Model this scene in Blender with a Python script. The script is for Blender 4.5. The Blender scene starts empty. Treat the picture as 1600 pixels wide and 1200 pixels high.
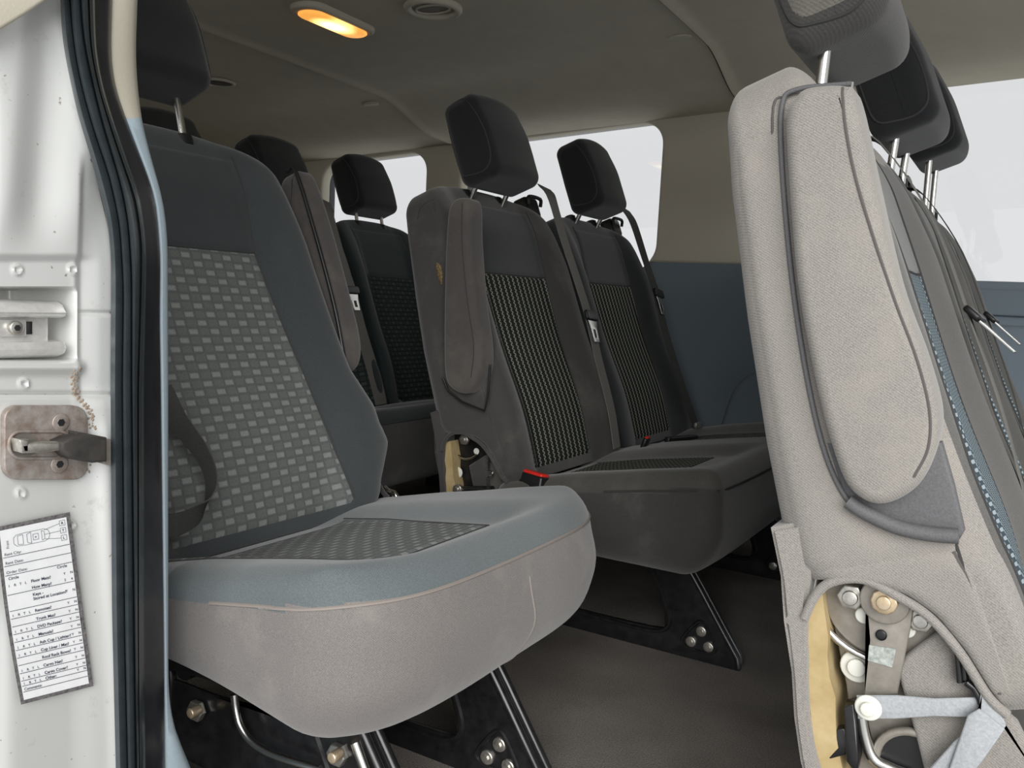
import bpy, bmesh, math, random
from math import sin, cos, pi, radians, hypot, sqrt, atan2
from mathutils import Vector, Matrix
from mathutils.bvhtree import BVHTree

sc = bpy.context.scene
COL = sc.collection
# ------------------------------------------------------------------ camera
F, YAW, PIT, ROLL, CH = 1357.0, .535, .097, .051, .677
dv = Vector((-sin(YAW)*cos(PIT), cos(YAW)*cos(PIT), -sin(PIT)))
r0 = Vector((cos(YAW), sin(YAW), 0)); u0 = r0.cross(dv)
rv = r0*cos(ROLL)+u0*sin(ROLL); uv_ = -r0*sin(ROLL)+u0*cos(ROLL)
CC = Vector((0, 0, CH))
cam = bpy.data.cameras.new('camera'); co = bpy.data.objects.new('camera', cam); COL.objects.link(co)
cam.sensor_width = 36; cam.lens = F/1600*36; cam.clip_start = .02
M = Matrix((rv, uv_, -dv)).transposed().to_4x4(); M.translation = CC; co.matrix_world = M
sc.camera = co
# ------------------------------------------------------------------ light
w = bpy.data.worlds.new('sky'); sc.world = w; w.use_nodes = True
bg = w.node_tree.nodes['Background']; bg.inputs[0].default_value = (.97, .985, 1, 1); bg.inputs[1].default_value = 1.0
def sun(name, direction, strength, ang, col):
    l = bpy.data.lights.new(name, 'SUN'); l.energy = strength; l.angle = radians(ang); l.color = col
    o = bpy.data.objects.new(name, l); COL.objects.link(o)
    o.rotation_euler = Vector(direction).to_track_quat('-Z', 'Y').to_euler()
sun('daylight_sun', (-.50, .74, -.38), 5.0, 50, (1, .985, .96))
sc.view_settings.view_transform = 'Standard'; sc.view_settings.look = 'None'
sc.view_settings.exposure = -.35; sc.view_settings.gamma = 1; sc.view_settings.use_curve_mapping = False

# ------------------------------------------------------------------ geometry helpers
def at(px, py, X=None, Y=None, Z=None):
    v = dv+rv*((px-800)/F)+uv_*((600-py)/F)
    t = (X/v.x) if X is not None else (Y/v.y) if Y is not None else ((Z-CH)/v.z)
    return CC+v*t
JX, JZ = -.441, .314
US, UN = Vector((-.362, 0, .932)), Vector((.932, 0, .362))
def BK(y, s, n):                      # back frame -> seat local point
    return Vector((JX, y, JZ))+US*s+UN*n
def interp(t, tab):
    if t <= tab[0][0]: return tab[0][1]
    for (a, b), (c, d) in zip(tab, tab[1:]):
        if t <= c: return b+(d-b)*(t-a)/(c-a)
    return tab[-1][1]
def sstep(a, b, t):
    t = max(0, min(1, (t-a)/(b-a))); return t*t*(3-2*t)
def mesh_obj(name, bm, mat, parent=None, smooth=True, kind=None):
    me = bpy.data.meshes.new(name)
    bmesh.ops.recalc_face_normals(bm, faces=bm.faces[:])
    bm.to_mesh(me); bm.free()
    for m in (mat if isinstance(mat, (list, tuple)) else [mat]): me.materials.append(m)
    if smooth:
        for p in me.polygons: p.use_smooth = True
        try: me.set_sharp_from_angle(angle=radians(48))
        except Exception: pass
    o = bpy.data.objects.new(name, me); COL.objects.link(o)
    if parent: o.parent = parent
    if kind: o['kind'] = kind
    return o
def tag(o, label, cat, group=None):
    o['label'] = label; o['category'] = cat
    if group: o['group'] = group
    return o
def empty(name, loc, label=None, cat=None, group=None):
    o = bpy.data.objects.new(name, None); COL.objects.link(o); o.location = loc; o.empty_display_size = .05
    if label: tag(o, label, cat, group)
    return o
def axis_samples(h, r, n):
    e = [h-r+r*math.tan(pi/4*k/4) for k in range(1, 5)] if r > 0 else []
    inn = [-(h-r)+2*(h-r)*i/n for i in range(n+1)]
    return [-x for x in reversed(e)]+inn+e
def rbox(hx, hy, hz, r, nx, ny, nz, warp=None):
    bm = bmesh.new(); D = {}
    ax = [axis_samples(hx, r, nx), axis_samples(hy, r, ny), axis_samples(hz, r, nz)]
    H = (hx, hy, hz)
    def V(i, j, k):
        key = (i, j, k)
        if key not in D:
            p = [ax[0][i], ax[1][j], ax[2][k]]
            q = [max(-(H[a]-r), min(H[a]-r, p[a])) for a in range(3)]
            d = Vector([p[a]-q[a] for a in range(3)])
            if r > 0 and d.length > 1e-9: d = d.normalized()*r
            v = Vector(q)+d
            if warp: v = Vector(warp(v))
            D[key] = bm.verts.new(v)
        return D[key]
    L = [len(a)-1 for a in ax]
    for i in range(L[0]):
        for j in range(L[1]):
            for k in (0, L[2]): bm.faces.new((V(i, j, k), V(i+1, j, k), V(i+1, j+1, k), V(i, j+1, k)))
    for i in range(L[0]):
        for k in range(L[2]):
            for j in (0, L[1]): bm.faces.new((V(i, j, k), V(i+1, j, k), V(i+1, j, k+1), V(i, j, k+1)))
    for j in range(L[1]):
        for k in range(L[2]):
            for i in (0, L[0]): bm.faces.new((V(i, j, k), V(i, j+1, k), V(i, j+1, k+1), V(i, j, k+1)))
    return bm
def box(bm, a, b):
    vs = [bm.verts.new((x, y, z)) for x in (a[0], b[0]) for y in (a[1], b[1]) for z in (a[2], b[2])]
    for f in ((0, 1, 3, 2), (4, 6, 7, 5), (0, 4, 5, 1), (2, 3, 7, 6), (0, 2, 6, 4), (1, 5, 7, 3)):
        bm.faces.new([vs[i] for i in f])
def catmull(pts, n=6, closed=False):
    P = [Vector(p) for p in pts]; out = []; N = len(P)
    segs = N if closed else N-1
    for i in range(segs):
        p1, p2 = P[i], P[(i+1) % N]
        p0 = P[i-1] if (closed or i > 0) else p1*2-p2
        p3 = P[(i+2) % N] if (closed or i+2 < N) else p2*2-p1
        for k in range(n):
            t = k/n
            out.append(.5*((2*p1)+(p2-p0)*t+(2*p0-5*p1+4*p2-p3)*t*t+(3*p1-p0-3*p2+p3)*t**3))
    if not closed: out.append(P[-1])
    return out
def tube(bm, pts, r, seg=8, closed=False, cap=True):
    P = [Vector(p) for p in pts]; N = len(P); rings = []
    ref = None
    for i, p in enumerate(P):
        t = (P[(i+1) % N]-P[i-1]) if closed else (P[min(i+1, N-1)]-P[max(i-1, 0)])
        if t.length < 1e-9: t = Vector((0, 0, 1))
        t.normalize()
        if ref is None: ref = Vector((0, 0, 1)) if abs(t.z) < .9 else Vector((1, 0, 0))
        a = (ref-t*ref.dot(t)).normalized(); b = t.cross(a); ref = a
        rr = r[i] if isinstance(r, (list, tuple)) else r
        rings.append([bm.verts.new(p+a*cos(2*pi*k/seg)*rr+b*sin(2*pi*k/seg)*rr) for k in range(seg)])
    for i in range(N if closed else N-1):
        A, B = rings[i], rings[(i+1) % N]
        for k in range(seg): bm.faces.new((A[k], A[(k+1) % seg], B[(k+1) % seg], B[k]))
    if cap and not closed: bm.faces.new(rings[0][::-1]); bm.faces.new(rings[-1])
def prism(bm, poly, axis, a0, a1, bev=.0, steps=3, conv=None):
    """closed 2D outline extruded along an axis ('y': outline is x,z ; 'x': outline is y,z ; 'z': outline is x,y) with rounded rims"""
    P = [Vector((p[0], p[1])) for p in poly]; N = len(P)
    area = sum(P[i].x*P[(i+1) % N].y-P[(i+1) % N].x*P[i].y for i in range(N))
    if area < 0: P.reverse()
    def off(d):
        out = []
        for i in range(N):
            e1 = (P[i]-P[i-1]); e2 = (P[(i+1) % N]-P[i])
            n1 = Vector((-e1.y, e1.x)).normalized() if e1.length > 1e-9 else Vector((0, 0)); n2 = Vector((-e2.y, e2.x)).normalized() if e2.length > 1e-9 else n1
            m = n1+n2
            if m.length < 1e-6: m = n1
            m.normalize(); k = 1/max(.5, m.dot(n1)) if n1.length else 1
            out.append(P[i]+m*d*k)
        return out
    lay = []
    if bev > 0:
        for k in range(steps+1):
            th = pi/2*k/steps; lay.append((bev*(1-sin(th)), a0+bev*(1-cos(th))))
        for k in range(steps, -1, -1):
            th = pi/2*k/steps; lay.append((bev*(1-sin(th)), a1-bev*(1-cos(th))))
    else: lay = [(0, a0), (0, a1)]
    rings = []
    for d, a in lay:
        Q = off(d)
        def mk(q):
            v = (q.x, a, q.y) if axis == 'y' else (a, q.x, q.y) if axis == 'x' else (q.x, q.y, a)
            return bm.verts.new(conv(v) if conv else v)
        rings.append([mk(q) for q in Q])
    for A, B in zip(rings, rings[1:]):
        for k in range(N): bm.faces.new((A[k], A[(k+1) % N], B[(k+1) % N], B[k]))
    for R in (rings[0], rings[-1]):
        f = bm.faces.new(R)
        bmesh.ops.triangulate(bm, faces=[f])
def cyl(bm, c, axis, r, h, seg=20, bev=0, sides=None):
    """disc / bolt centred at c on the given axis direction ('x','y','z'), from c to c+h"""
    n = sides or seg
    if axis == 'y': poly = [(c[0]+r*cos(2*pi*k/n), c[2]+r*sin(2*pi*k/n)) for k in range(n)]; a = c[1]
    elif axis == 'x': poly = [(c[1]+r*cos(2*pi*k/n), c[2]+r*sin(2*pi*k/n)) for k in range(n)]; a = c[0]
    else: poly = [(c[0]+r*cos(2*pi*k/n), c[1]+r*sin(2*pi*k/n)) for k in range(n)]; a = c[2]
    prism(bm, poly, axis, min(a, a+h), max(a, a+h), bev, 2)
def ribbon(bm, pts, wid, wdir, th=.0016, sub=5):
    P = catmull(pts, sub); n = len(P); rows = []
    W = [Vector(x) for x in wdir] if isinstance(wdir, list) else None
    for i, p in enumerate(P):
        if W:
            f = i/(n-1)*(len(W)-1); a = int(min(f, len(W)-2)); wd = W[a].lerp(W[a+1], f-a)
        else: wd = Vector(wdir)
        t = (P[min(i+1, n-1)]-P[max(i-1, 0)]).normalized()
        wd = (wd-t*wd.dot(t)).normalized(); nn = t.cross(wd)
        ww = wid/2
        rows.append([bm.verts.new(p+wd*ww*a+nn*th*b) for a, b in ((-1, -.5), (1, -.5), (1, .5), (-1, .5))])
    for A, B in zip(rows, rows[1:]):
        for k in range(4): bm.faces.new((A[k], A[(k+1) % 4], B[(k+1) % 4], B[k]))
    bm.faces.new(rows[0][::-1]); bm.faces.new(rows[-1])
def bvh_of(o): 
    me = o.data
    return BVHTree.FromPolygons([v.co.copy() for v in me.vertices], [tuple(p.vertices) for p in me.polygons])
def cast(bv, org, d, off=.0):
    h = bv.ray_cast(org, d.normalized(), 3)
    return None if h[0] is None else h[0]-d.normalized()*off
def seam_on(bv, orgs, d, r, mat, parent, name='seam', off=.0, sub=8):
    """stitched seam laid on a cushion: points cast on its surface"""
    P = catmull(orgs, sub); Q = [cast(bv, p, d, off) for p in P]; Q = [q for q in Q if q is not None]
    if len(Q) < 3: return
    bm = bmesh.new(); tube(bm, Q, r, 6)
    return mesh_obj(name, bm, mat, parent)
def patch_on(bv, f_org, d, nu, nv, off, mat, parent, name, uvf):
    """sheet of fabric lying on a surface, u,v in 0..1"""
    bm = bmesh.new(); uvl = bm.loops.layers.uv.new('UVMap'); G = []; C2 = {}
    for j in range(nv+1):
        row = []
        for i in range(nu+1):
            u, v = i/nu, j/nv
            o = f_org(u, v); e = (i in (0, nu) or j in (0, nv))
            q = cast(bv, o, d, -.001 if e else off)
            if q is None: q = o+d.normalized()*.5
            vt = bm.verts.new(q); C2[vt] = uvf(u, v); row.append(vt)
        G.append(row)
    for j in range(nv):
        for i in range(nu):
            f = bm.faces.new((G[j][i], G[j][i+1], G[j+1][i+1], G[j+1][i]))
            for l in f.loops: l[uvl].uv = C2[l.vert]
    return mesh_obj(name, bm, mat, parent)
def curve_plate(name, outer, holes, conv, depth, bev, mat, parent=None, kind=None, res=3):
    """flat plate with holes (2D curve fill), then mapped by conv(x,y,z)"""
    cu = bpy.data.curves.new('tmp', 'CURVE'); cu.dimensions = '2D'; cu.fill_mode = 'BOTH'; cu.extrude = depth/2; cu.bevel_depth = bev; cu.bevel_resolution = res
    for poly in [outer]+holes:
        sp = cu.splines.new('POLY'); sp.points.add(len(poly)-1)
        for i, p in enumerate(poly): sp.points[i].co = (p[0], p[1], 0, 1)
        sp.use_cyclic_u = True
    t = bpy.data.objects.new('tmp', cu); COL.objects.link(t)
    bpy.context.view_layer.update()
    me = bpy.data.meshes.new_from_object(t.evaluated_get(bpy.context.evaluated_depsgraph_get()))
    bm = bmesh.new(); bm.from_mesh(me); bmesh.ops.remove_doubles(bm, verts=bm.verts[:], dist=1e-5)
    for v in bm.verts: v.co = Vector(conv(v.co.x, v.co.y, v.co.z))
    bpy.data.objects.remove(t); bpy.data.curves.remove(cu); bpy.data.meshes.remove(me)
    return mesh_obj(name, bm, mat, parent, kind=kind)
def rrect(x0, y0, x1, y1, r, n=8):
    out = []
    for cx, cy, a in ((x1-r, y1-r, 0), (x0+r, y1-r, 90), (x0+r, y0+r, 180), (x1-r, y0+r, 270)):
        for k in range(n+1): out.append((cx+r*cos(radians(a+90*k/n)), cy+r*sin(radians(a+90*k/n))))
    return out

# ------------------------------------------------------------------ materials
def new_mat(name, col, rough=.8, metal=0., spec=.3):
    m = bpy.data.materials.new(name); m.use_nodes = True; nt = m.node_tree
    b = nt.nodes['Principled BSDF']
    b.inputs['Base Color'].default_value = (*col, 1); b.inputs['Roughness'].default_value = rough
    b.inputs['Metallic'].default_value = metal; b.inputs['Specular IOR Level'].default_value = spec
    return m, nt, b
def N(nt, t, **kw):
    n = nt.nodes.new(t)
    for k, v in kw.items():
        if k.startswith('i_'): n.inputs[k[2:].replace('_', ' ')].default_value = v
        else: setattr(n, k, v)
    return n
def math_(nt, op, a, b=None, c=None):
    n = nt.nodes.new('ShaderNodeMath'); n.operation = op
    for i, x in enumerate((a, b, c)):
        if x is None: continue
        if isinstance(x, (int, float)): n.inputs[i].default_value = x
        else: nt.links.new(x, n.inputs[i])
    return n.outputs[0]
def mixc(nt, fac, a, b):
    n = nt.nodes.new('ShaderNodeMix'); n.data_type = 'RGBA'
    if isinstance(fac, (int, float)): n.inputs[0].default_value = fac
    else: nt.links.new(fac, n.inputs[0])
    for i, x in ((6, a), (7, b)):
        if isinstance(x, tuple): n.inputs[i].default_value = (*x, 1) if len(x) == 3 else x
        else: nt.links.new(x, n.inputs[i])
    return n.outputs[2]
def fabric(name, c1, c2=None, period=.0021, bump=.35, blotch=.25, stain=None, sheen=.3):
    """ribbed upholstery cloth: fine diagonal twill plus wear"""
    m, nt, b = new_mat(name, c1, .92, 0, .15)
    tc = N(nt, 'ShaderNodeTexCoord'); sep = N(nt, 'ShaderNodeSeparateXYZ'); nt.links.new(tc.outputs['Object'], sep.inputs[0])
    X, Y, Z = sep.outputs
    k = 2*pi/period
    ph = math_(nt, 'ADD', math_(nt, 'MULTIPLY', math_(nt, 'ADD', X, Y), k*.6), math_(nt, 'MULTIPLY', Z, k))
    tw = math_(nt, 'SINE', ph)
    n1 = N(nt, 'ShaderNodeTexNoise', i_Scale=900., i_Detail=2.); n2 = N(nt, 'ShaderNodeTexNoise', i_Scale=9., i_Detail=5., i_Roughness=.65)
    nt.links.new(tc.outputs['Object'], n1.inputs['Vector']); nt.links.new(tc.outputs['Object'], n2.inputs['Vector'])
    f = math_(nt, 'ADD', math_(nt, 'MULTIPLY', tw, .13), math_(nt, 'MULTIPLY', math_(nt, 'SUBTRACT', n1.outputs[0], .5), 1.1))
    d = tuple(x*.55 for x in c1); l = tuple(min(1, x*1.5) for x in c1)
    fac = math_(nt, 'ADD', f, .5)
    col = mixc(nt, fac, d, l)
    if stain:
        sf = math_(nt, 'MULTIPLY', math_(nt, 'SMOOTH_MIN', 1., math_(nt, 'MULTIPLY', math_(nt, 'MAXIMUM', math_(nt, 'SUBTRACT', n2.outputs[0], .5), 0.), 5.), .1), blotch)
        col = mixc(nt, sf, col, stain)
    else:
        br = math_(nt, 'ADD', 1-blotch*.5, math_(nt, 'MULTIPLY', n2.outputs[0], blotch))
        mm = N(nt, 'ShaderNodeVectorMath', operation='SCALE'); nt.links.new(col, mm.inputs[0]); nt.links.new(br, mm.inputs['Scale']); col = mm.outputs[0]
    nt.links.new(col, b.inputs['Base Color'])
    b.inputs['Sheen Weight'].default_value = sheen; b.inputs['Sheen Roughness'].default_value = .5
    bp = N(nt, 'ShaderNodeBump', i_Strength=bump, i_Distance=.0008)
    nt.links.new(fac, bp.inputs['Height']); nt.links.new(bp.outputs[0], b.inputs['Normal'])
    return m
def uvs(nt):
    u = N(nt, 'ShaderNodeUVMap'); s = N(nt, 'ShaderNodeSeparateXYZ'); nt.links.new(u.outputs[0], s.inputs[0]); return s.outputs[0], s.outputs[1]
def brick_fab(name, dark, light, mid, cw=.040, rh=.0138):
    m, nt, b = new_mat(name, dark, .9, 0, .15)
    u, v = uvs(nt)
    row = math_(nt, 'FLOOR', math_(nt, 'DIVIDE', v, rh)); fv = math_(nt, 'FRACT', math_(nt, 'DIVIDE', v, rh))
    par = math_(nt, 'MULTIPLY', math_(nt, 'MODULO', math_(nt, 'ADD', row, 1000.), 2.), .5)
    fu = math_(nt, 'FRACT', math_(nt, 'ADD', math_(nt, 'ADD', math_(nt, 'DIVIDE', u, cw), 50.), par))
    def band(x, a, b_, e=.04):
        p = N(nt, 'ShaderNodeMapRange', interpolation_type='SMOOTHSTEP'); p.inputs['From Min'].default_value = a-e; p.inputs['From Max'].default_value = a+e; nt.links.new(x, p.inputs[0])
        q = N(nt, 'ShaderNodeMapRange', interpolation_type='SMOOTHSTEP'); q.inputs['From Min'].default_value = b_-e; q.inputs['From Max'].default_value = b_+e; q.inputs['To Min'].default_value = 1; q.inputs['To Max'].default_value = 0; nt.links.new(x, q.inputs[0])
        return math_(nt, 'MULTIPLY', p.outputs[0], q.outputs[0])
    blk = math_(nt, 'MULTIPLY', band(fu, .07, .46), band(fv, .2, .78, .12))
    blk2 = math_(nt, 'MULTIPLY', band(fu, .56, .98), band(fv, .1, .9, .1))
    tc = N(nt, 'ShaderNodeTexCoord'); n1 = N(nt, 'ShaderNodeTexNoise', i_Scale=700., i_Detail=2.); nt.links.new(tc.outputs['Object'], n1.inputs['Vector'])
    c = mixc(nt, blk2, dark, mid); c = mixc(nt, blk, c, light)
    g = math_(nt, 'ADD', .55, math_(nt, 'MULTIPLY', n1.outputs[0], .9))
    mm = N(nt, 'ShaderNodeVectorMath', operation='SCALE'); nt.links.new(c, mm.inputs[0]); nt.links.new(g, mm.inputs['Scale'])
    nt.links.new(mm.outputs[0], b.inputs['Base Color'])
    bp = N(nt, 'ShaderNodeBump', i_Strength=.5, i_Distance=.001)
    nt.links.new(math_(nt, 'ADD', math_(nt, 'MULTIPLY', n1.outputs[0], .5), math_(nt, 'ADD', blk, math_(nt, 'MULTIPLY', blk2, .6))), bp.inputs['Height']); nt.links.new(bp.outputs[0], b.inputs['Normal'])
    return m
def stripe_fab(name, dark, light, per=.0215):
    m, nt, b = new_mat(name, dark, .9, 0, .15)
    u, v = uvs(nt)
    fu = math_(nt, 'FRACT', math_(nt, 'ADD', math_(nt, 'DIVIDE', u, per), 50.))
    a = math_(nt, 'LESS_THAN', math_(nt, 'ABSOLUTE', math_(nt, 'SUBTRACT', fu, .5)), .2)
    dots = math_(nt, 'GREATER_THAN', math_(nt, 'SINE', math_(nt, 'ADD', math_(nt, 'MULTIPLY', v, 2*pi/.009), math_(nt, 'MULTIPLY', math_(nt, 'GREATER_THAN', fu, .5), pi))), -.35)
    k = math_(nt, 'MULTIPLY', a, dots)
    tc = N(nt, 'ShaderNodeTexCoord'); n1 = N(nt, 'ShaderNodeTexNoise', i_Scale=700., i_Detail=2.); nt.links.new(tc.outputs['Object'], n1.inputs['Vector'])
    c = mixc(nt, k, dark, light)
    g = math_(nt, 'ADD', .5, n1.outputs[0])
    mm = N(nt, 'ShaderNodeVectorMath', operation='SCALE'); nt.links.new(c, mm.inputs[0]); nt.links.new(g, mm.inputs['Scale'])
    nt.links.new(mm.outputs[0], b.inputs['Base Color'])
    return m
def dot_fab(name, dark, light):
    m, nt, b = new_mat(name, dark, .9, 0, .15)
    u, v = uvs(nt)
    a = math_(nt, 'SINE', math_(nt, 'MULTIPLY', u, 2*pi/.014)); c_ = math_(nt, 'SINE', math_(nt, 'MULTIPLY', v, 2*pi/.0075))
    k = math_(nt, 'GREATER_THAN', math_(nt, 'MULTIPLY', a, c_), .12)
    nt.links.new(mixc(nt, k, dark, light), b.inputs['Base Color'])
    return m
def noisy(name, c1, c2, scale, rough=.7, metal=0, bump=0, det=4, spec=.3, dist=.001):
    m, nt, b = new_mat(name, c1, rough, metal, spec)
    tc = N(nt, 'ShaderNodeTexCoord'); n1 = N(nt, 'ShaderNodeTexNoise', i_Scale=float(scale), i_Detail=float(det), i_Roughness=.6); nt.links.new(tc.outputs['Object'], n1.inputs['Vector'])
    mr = N(nt, 'ShaderNodeMapRange'); mr.inputs['From Min'].default_value = .3; mr.inputs['From Max'].default_value = .7; nt.links.new(n1.outputs[0], mr.inputs[0])
    nt.links.new(mixc(nt, mr.outputs[0], c1, c2), b.inputs['Base Color'])
    if bump:
        bp = N(nt, 'ShaderNodeBump', i_Strength=bump, i_Distance=dist); nt.links.new(n1.outputs[0], bp.inputs['Height']); nt.links.new(bp.outputs[0], b.inputs['Normal'])
    return m
FB = dict(
    side=fabric('taupe_side_cloth', (.255, .24, .222), blotch=.45, stain=(.36, .325, .285), period=.0023),
    sideshaded=fabric('shaded_side_cloth', (.058, .056, .054), blotch=.4, stain=(.16, .145, .13)),  # darker copy of the side cloth: dimness further inside put into its colour
    skirt=fabric('cushion_skirt_cloth', (.175, .162, .155), blotch=.45, stain=(.30, .275, .255), period=.0023),
    charcoal=fabric('charcoal_cloth', (.040, .043, .047), blotch=.3),
    bluegrey=fabric('blue_grey_cloth', (.047, .054, .058), blotch=.3),
    seatblue=fabric('pale_blue_grey_seat_cloth', (.115, .133, .14), blotch=.3),
    seatdark=fabric('worn_dark_seat_cloth', (.075, .074, .068), blotch=.4, stain=(.15, .135, .115)),
    teal=fabric('dark_teal_cloth', (.022, .032, .033), blotch=.2),
    armdark=fabric('worn_armrest_cloth', (.075, .068, .066), blotch=.5, stain=(.15, .13, .11)),
    head=fabric('headrest_cloth', (.020, .021, .023), blotch=.2),
    headgrey=fabric('grey_ribbed_headrest_cloth', (.06, .058, .055), blotch=.2, period=.004),
    headside=fabric('worn_headrest_side_cloth', (.15, .14, .125), blotch=.4, period=.004),
    frontgrey=fabric('grey_ribbed_front_cloth', (.105, .103, .098), blotch=.3),
    greyup=fabric('grey_green_upper_cloth', (.13, .135, .128), blotch=.2),
)
PAT = dict(
    brick=brick_fab('woven_block_cloth', (.105, .112, .110), (.215, .228, .224), (.125, .133, .130)),
    brickdark=brick_fab('dark_woven_block_cloth', (.02, .028, .028), (.06, .072, .068), (.035, .045, .043), rh=.016),
    bricklit=brick_fab('lit_woven_block_cloth', (.155, .165, .165), (.30, .315, .31), (.19, .20, .20)),  # brighter copy of the block cloth: light on the cushion put into its colour
    stripe=stripe_fab('dotted_stripe_cloth', (.022, .026, .023), (.36, .37, .32)),
    dots=dot_fab('dotted_mesh_cloth', (.05, .07, .085), (.30, .36, .39)),
)
SEAM = new_mat('seam_thread', (.05, .05, .05), .9)[0]
SEAML = new_mat('pale_seam_thread', (.26, .23, .21), .9)[0]
BLK = new_mat('black_plastic', (.012, .012, .013), .38, 0, .5)[0]
GREYPL = noisy('grey_grained_plastic', (.10, .10, .105), (.14, .14, .145), 600, .55, 0, .3)
BLKMETAL = noisy('black_painted_steel', (.006, .006, .007), (.016, .016, .017), 60, .28, 0, .1, spec=.6)
STEEL = new_mat('bright_steel', (.62, .61, .58), .25, 1)[0]
ZINC = noisy('zinc_bolt', (.45, .43, .40), (.7, .68, .62), 150, .35, .9)
OLIVE = noisy('warm_grey_steel', (.25, .23, .20), (.33, .305, .27), 90, .42, .35, .1)
BRASS = noisy('brassy_bolt', (.55, .42, .26), (.75, .62, .45), 120, .35, .7)
WHITEPL = new_mat('white_plastic_cap', (.72, .72, .66), .45)[0]
FOAM = noisy('yellow_seat_foam', (.36, .27, .13), (.46, .36, .20), 40, .95, 0, .5)
WEB = noisy('grey_belt_webbing', (.16, .155, .145), (.20, .195, .18), 500, .8, 0, .3)
WEBD = noisy('dark_belt_webbing', (.045, .045, .042), (.07, .07, .066), 500, .75, 0, .3)
STRAP = noisy('pale_grey_strap', (.32, .335, .35), (.42, .44, .46), 500, .8, 0, .3)
RED = new_mat('red_button', (.75, .03, .02), .4)[0]
HEADL = noisy('headliner_cloth', (.53, .49, .395), (.575, .535, .435), 14, .95, 0, .15, 6)
BEIGE = noisy('beige_trim_plastic', (.56, .52, .425), (.59, .55, .455), 500, .7, 0, .2)
BLUEP = noisy('blue_grey_trim_plastic', (.18, .225, .265), (.195, .24, .28), 400, .6, 0, .2)
BLUEL = noisy('pale_blue_trim_plastic', (.42, .52, .58), (.46, .56, .62), 400, .6, 0, .3)
RUB = noisy('black_rubber_seal', (.017, .018, .022), (.03, .031, .036), 80, .25, 0, .15, spec=.5)
RUBG = noisy('grey_rubber_seal', (.035, .045, .05), (.05, .06, .065), 60, .24, 0, .05, spec=.8)

def carpet():
    m, nt, b = new_mat('brown_grey_carpet', (.07, .06, .055), .98, 0, .05)
    tc = N(nt, 'ShaderNodeTexCoord')
    a = N(nt, 'ShaderNodeTexNoise', i_Scale=420., i_Detail=3.); c = N(nt, 'ShaderNodeTexNoise', i_Scale=5., i_Detail=4.)
    for n in (a, c): nt.links.new(tc.outputs['Object'], n.inputs['Vector'])
    c1 = mixc(nt, a.outputs[0], (.03, .028, .026), (.36, .33, .30))
    g = math_(nt, 'ADD', .45, c.outputs[0])
    mm = N(nt, 'ShaderNodeVectorMath', operation='SCALE'); nt.links.new(c1, mm.inputs[0]); nt.links.new(g, mm.inputs['Scale'])
    nt.links.new(mm.outputs[0], b.inputs['Base Color'])
    bp = N(nt, 'ShaderNodeBump', i_Strength=.8, i_Distance=.003); nt.links.new(a.outputs[0], bp.inputs['Height']); nt.links.new(bp.outputs[0], b.inputs['Normal'])
    return m
CARPET = carpet()
def paint():
    m, nt, b = new_mat('silver_paint', (.5, .51, .5), .38, .35, .5)
    tc = N(nt, 'ShaderNodeTexCoord')
    a = N(nt, 'ShaderNodeTexNoise', i_Scale=22., i_Detail=6., i_Roughness=.7); c = N(nt, 'ShaderNodeTexNoise', i_Scale=160., i_Detail=3.)
    for n in (a, c): nt.links.new(tc.outputs['Object'], n.inputs['Vector'])
    mr = N(nt, 'ShaderNodeMapRange'); mr.inputs['From Min'].default_value = .60; mr.inputs['From Max'].default_value = .75; nt.links.new(a.outputs[0], mr.inputs[0])
    c1 = mixc(nt, mr.outputs[0], (.68, .69, .675), (.50, .48, .44))
    sp = N(nt, 'ShaderNodeMapRange'); sp.inputs['From Min'].default_value = .70; sp.inputs['From Max'].default_value = .76; nt.links.new(c.outputs[0], sp.inputs[0])
    c2 = mixc(nt, sp.outputs[0], c1, (.30, .25, .2))
    nt.links.new(c2, b.inputs['Base Color'])
    return m
PAINT = paint()
RUST = noisy('dirty_striker_steel', (.40, .37, .35), (.22, .17, .14), 90, .5, .4, .3)
GRIME = noisy('brown_grime', (.30, .22, .15), (.42, .36, .30), 200, .95, 0, .5)
def glass():
    m = bpy.data.materials.new('window_glass'); m.use_nodes = True; nt = m.node_tree; nt.nodes.clear()
    o = nt.nodes.new('ShaderNodeOutputMaterial'); t = nt.nodes.new('ShaderNodeBsdfTransparent'); g = nt.nodes.new('ShaderNodeBsdfGlossy'); mx = nt.nodes.new('ShaderNodeMixShader')
    g.inputs['Roughness'].default_value = .02; mx.inputs[0].default_value = .04
    nt.links.new(t.outputs[0], mx.inputs[1]); nt.links.new(g.outputs[0], mx.inputs[2]); nt.links.new(mx.outputs[0], o.inputs[0])
    return m
GLASS = glass()

# ------------------------------------------------------------------ the van: floor, headliner, walls
YW = 2.75                                         # inner face of the far side wall
def roofz(x): return 1.428+.0504*x
bm = bmesh.new(); box(bm, (-3.1, .30, -.05), (1.6, YW+.05, 0)); mesh_obj('floor', bm, CARPET, smooth=False, kind='structure')
def ceil_z(x, y):
    z = roofz(x)+.012-.012*abs((y-1.5)/.9)**2*(1 if y < 2.4 else 1)
    z -= .070*sstep(2.30, 2.60, y)
    if y < .75: z -= .12*((.75-y)/.35)**1.8
    for c in (CR1, CR2):                           # headliner panels step at the two joints
        d = x-c(y)
        z -= .009*math.exp(-(d/.022)**2)*(1 if d > 0 else .3)
    return z
CR1 = lambda y: -1.93+.035*max(0, y-2.0)*0
CR2 = lambda y: -.82
bm = bmesh.new(); xs = [-3.1]
while xs[-1] < 1.6:
    x = xs[-1]; near = min(abs(x+1.93), abs(x+.82)); xs.append(x+(.004 if near < .06 else .05 if near > .11 else .02))
ys = [.38+i*(YW+.02-.38)/64 for i in range(65)]
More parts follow.
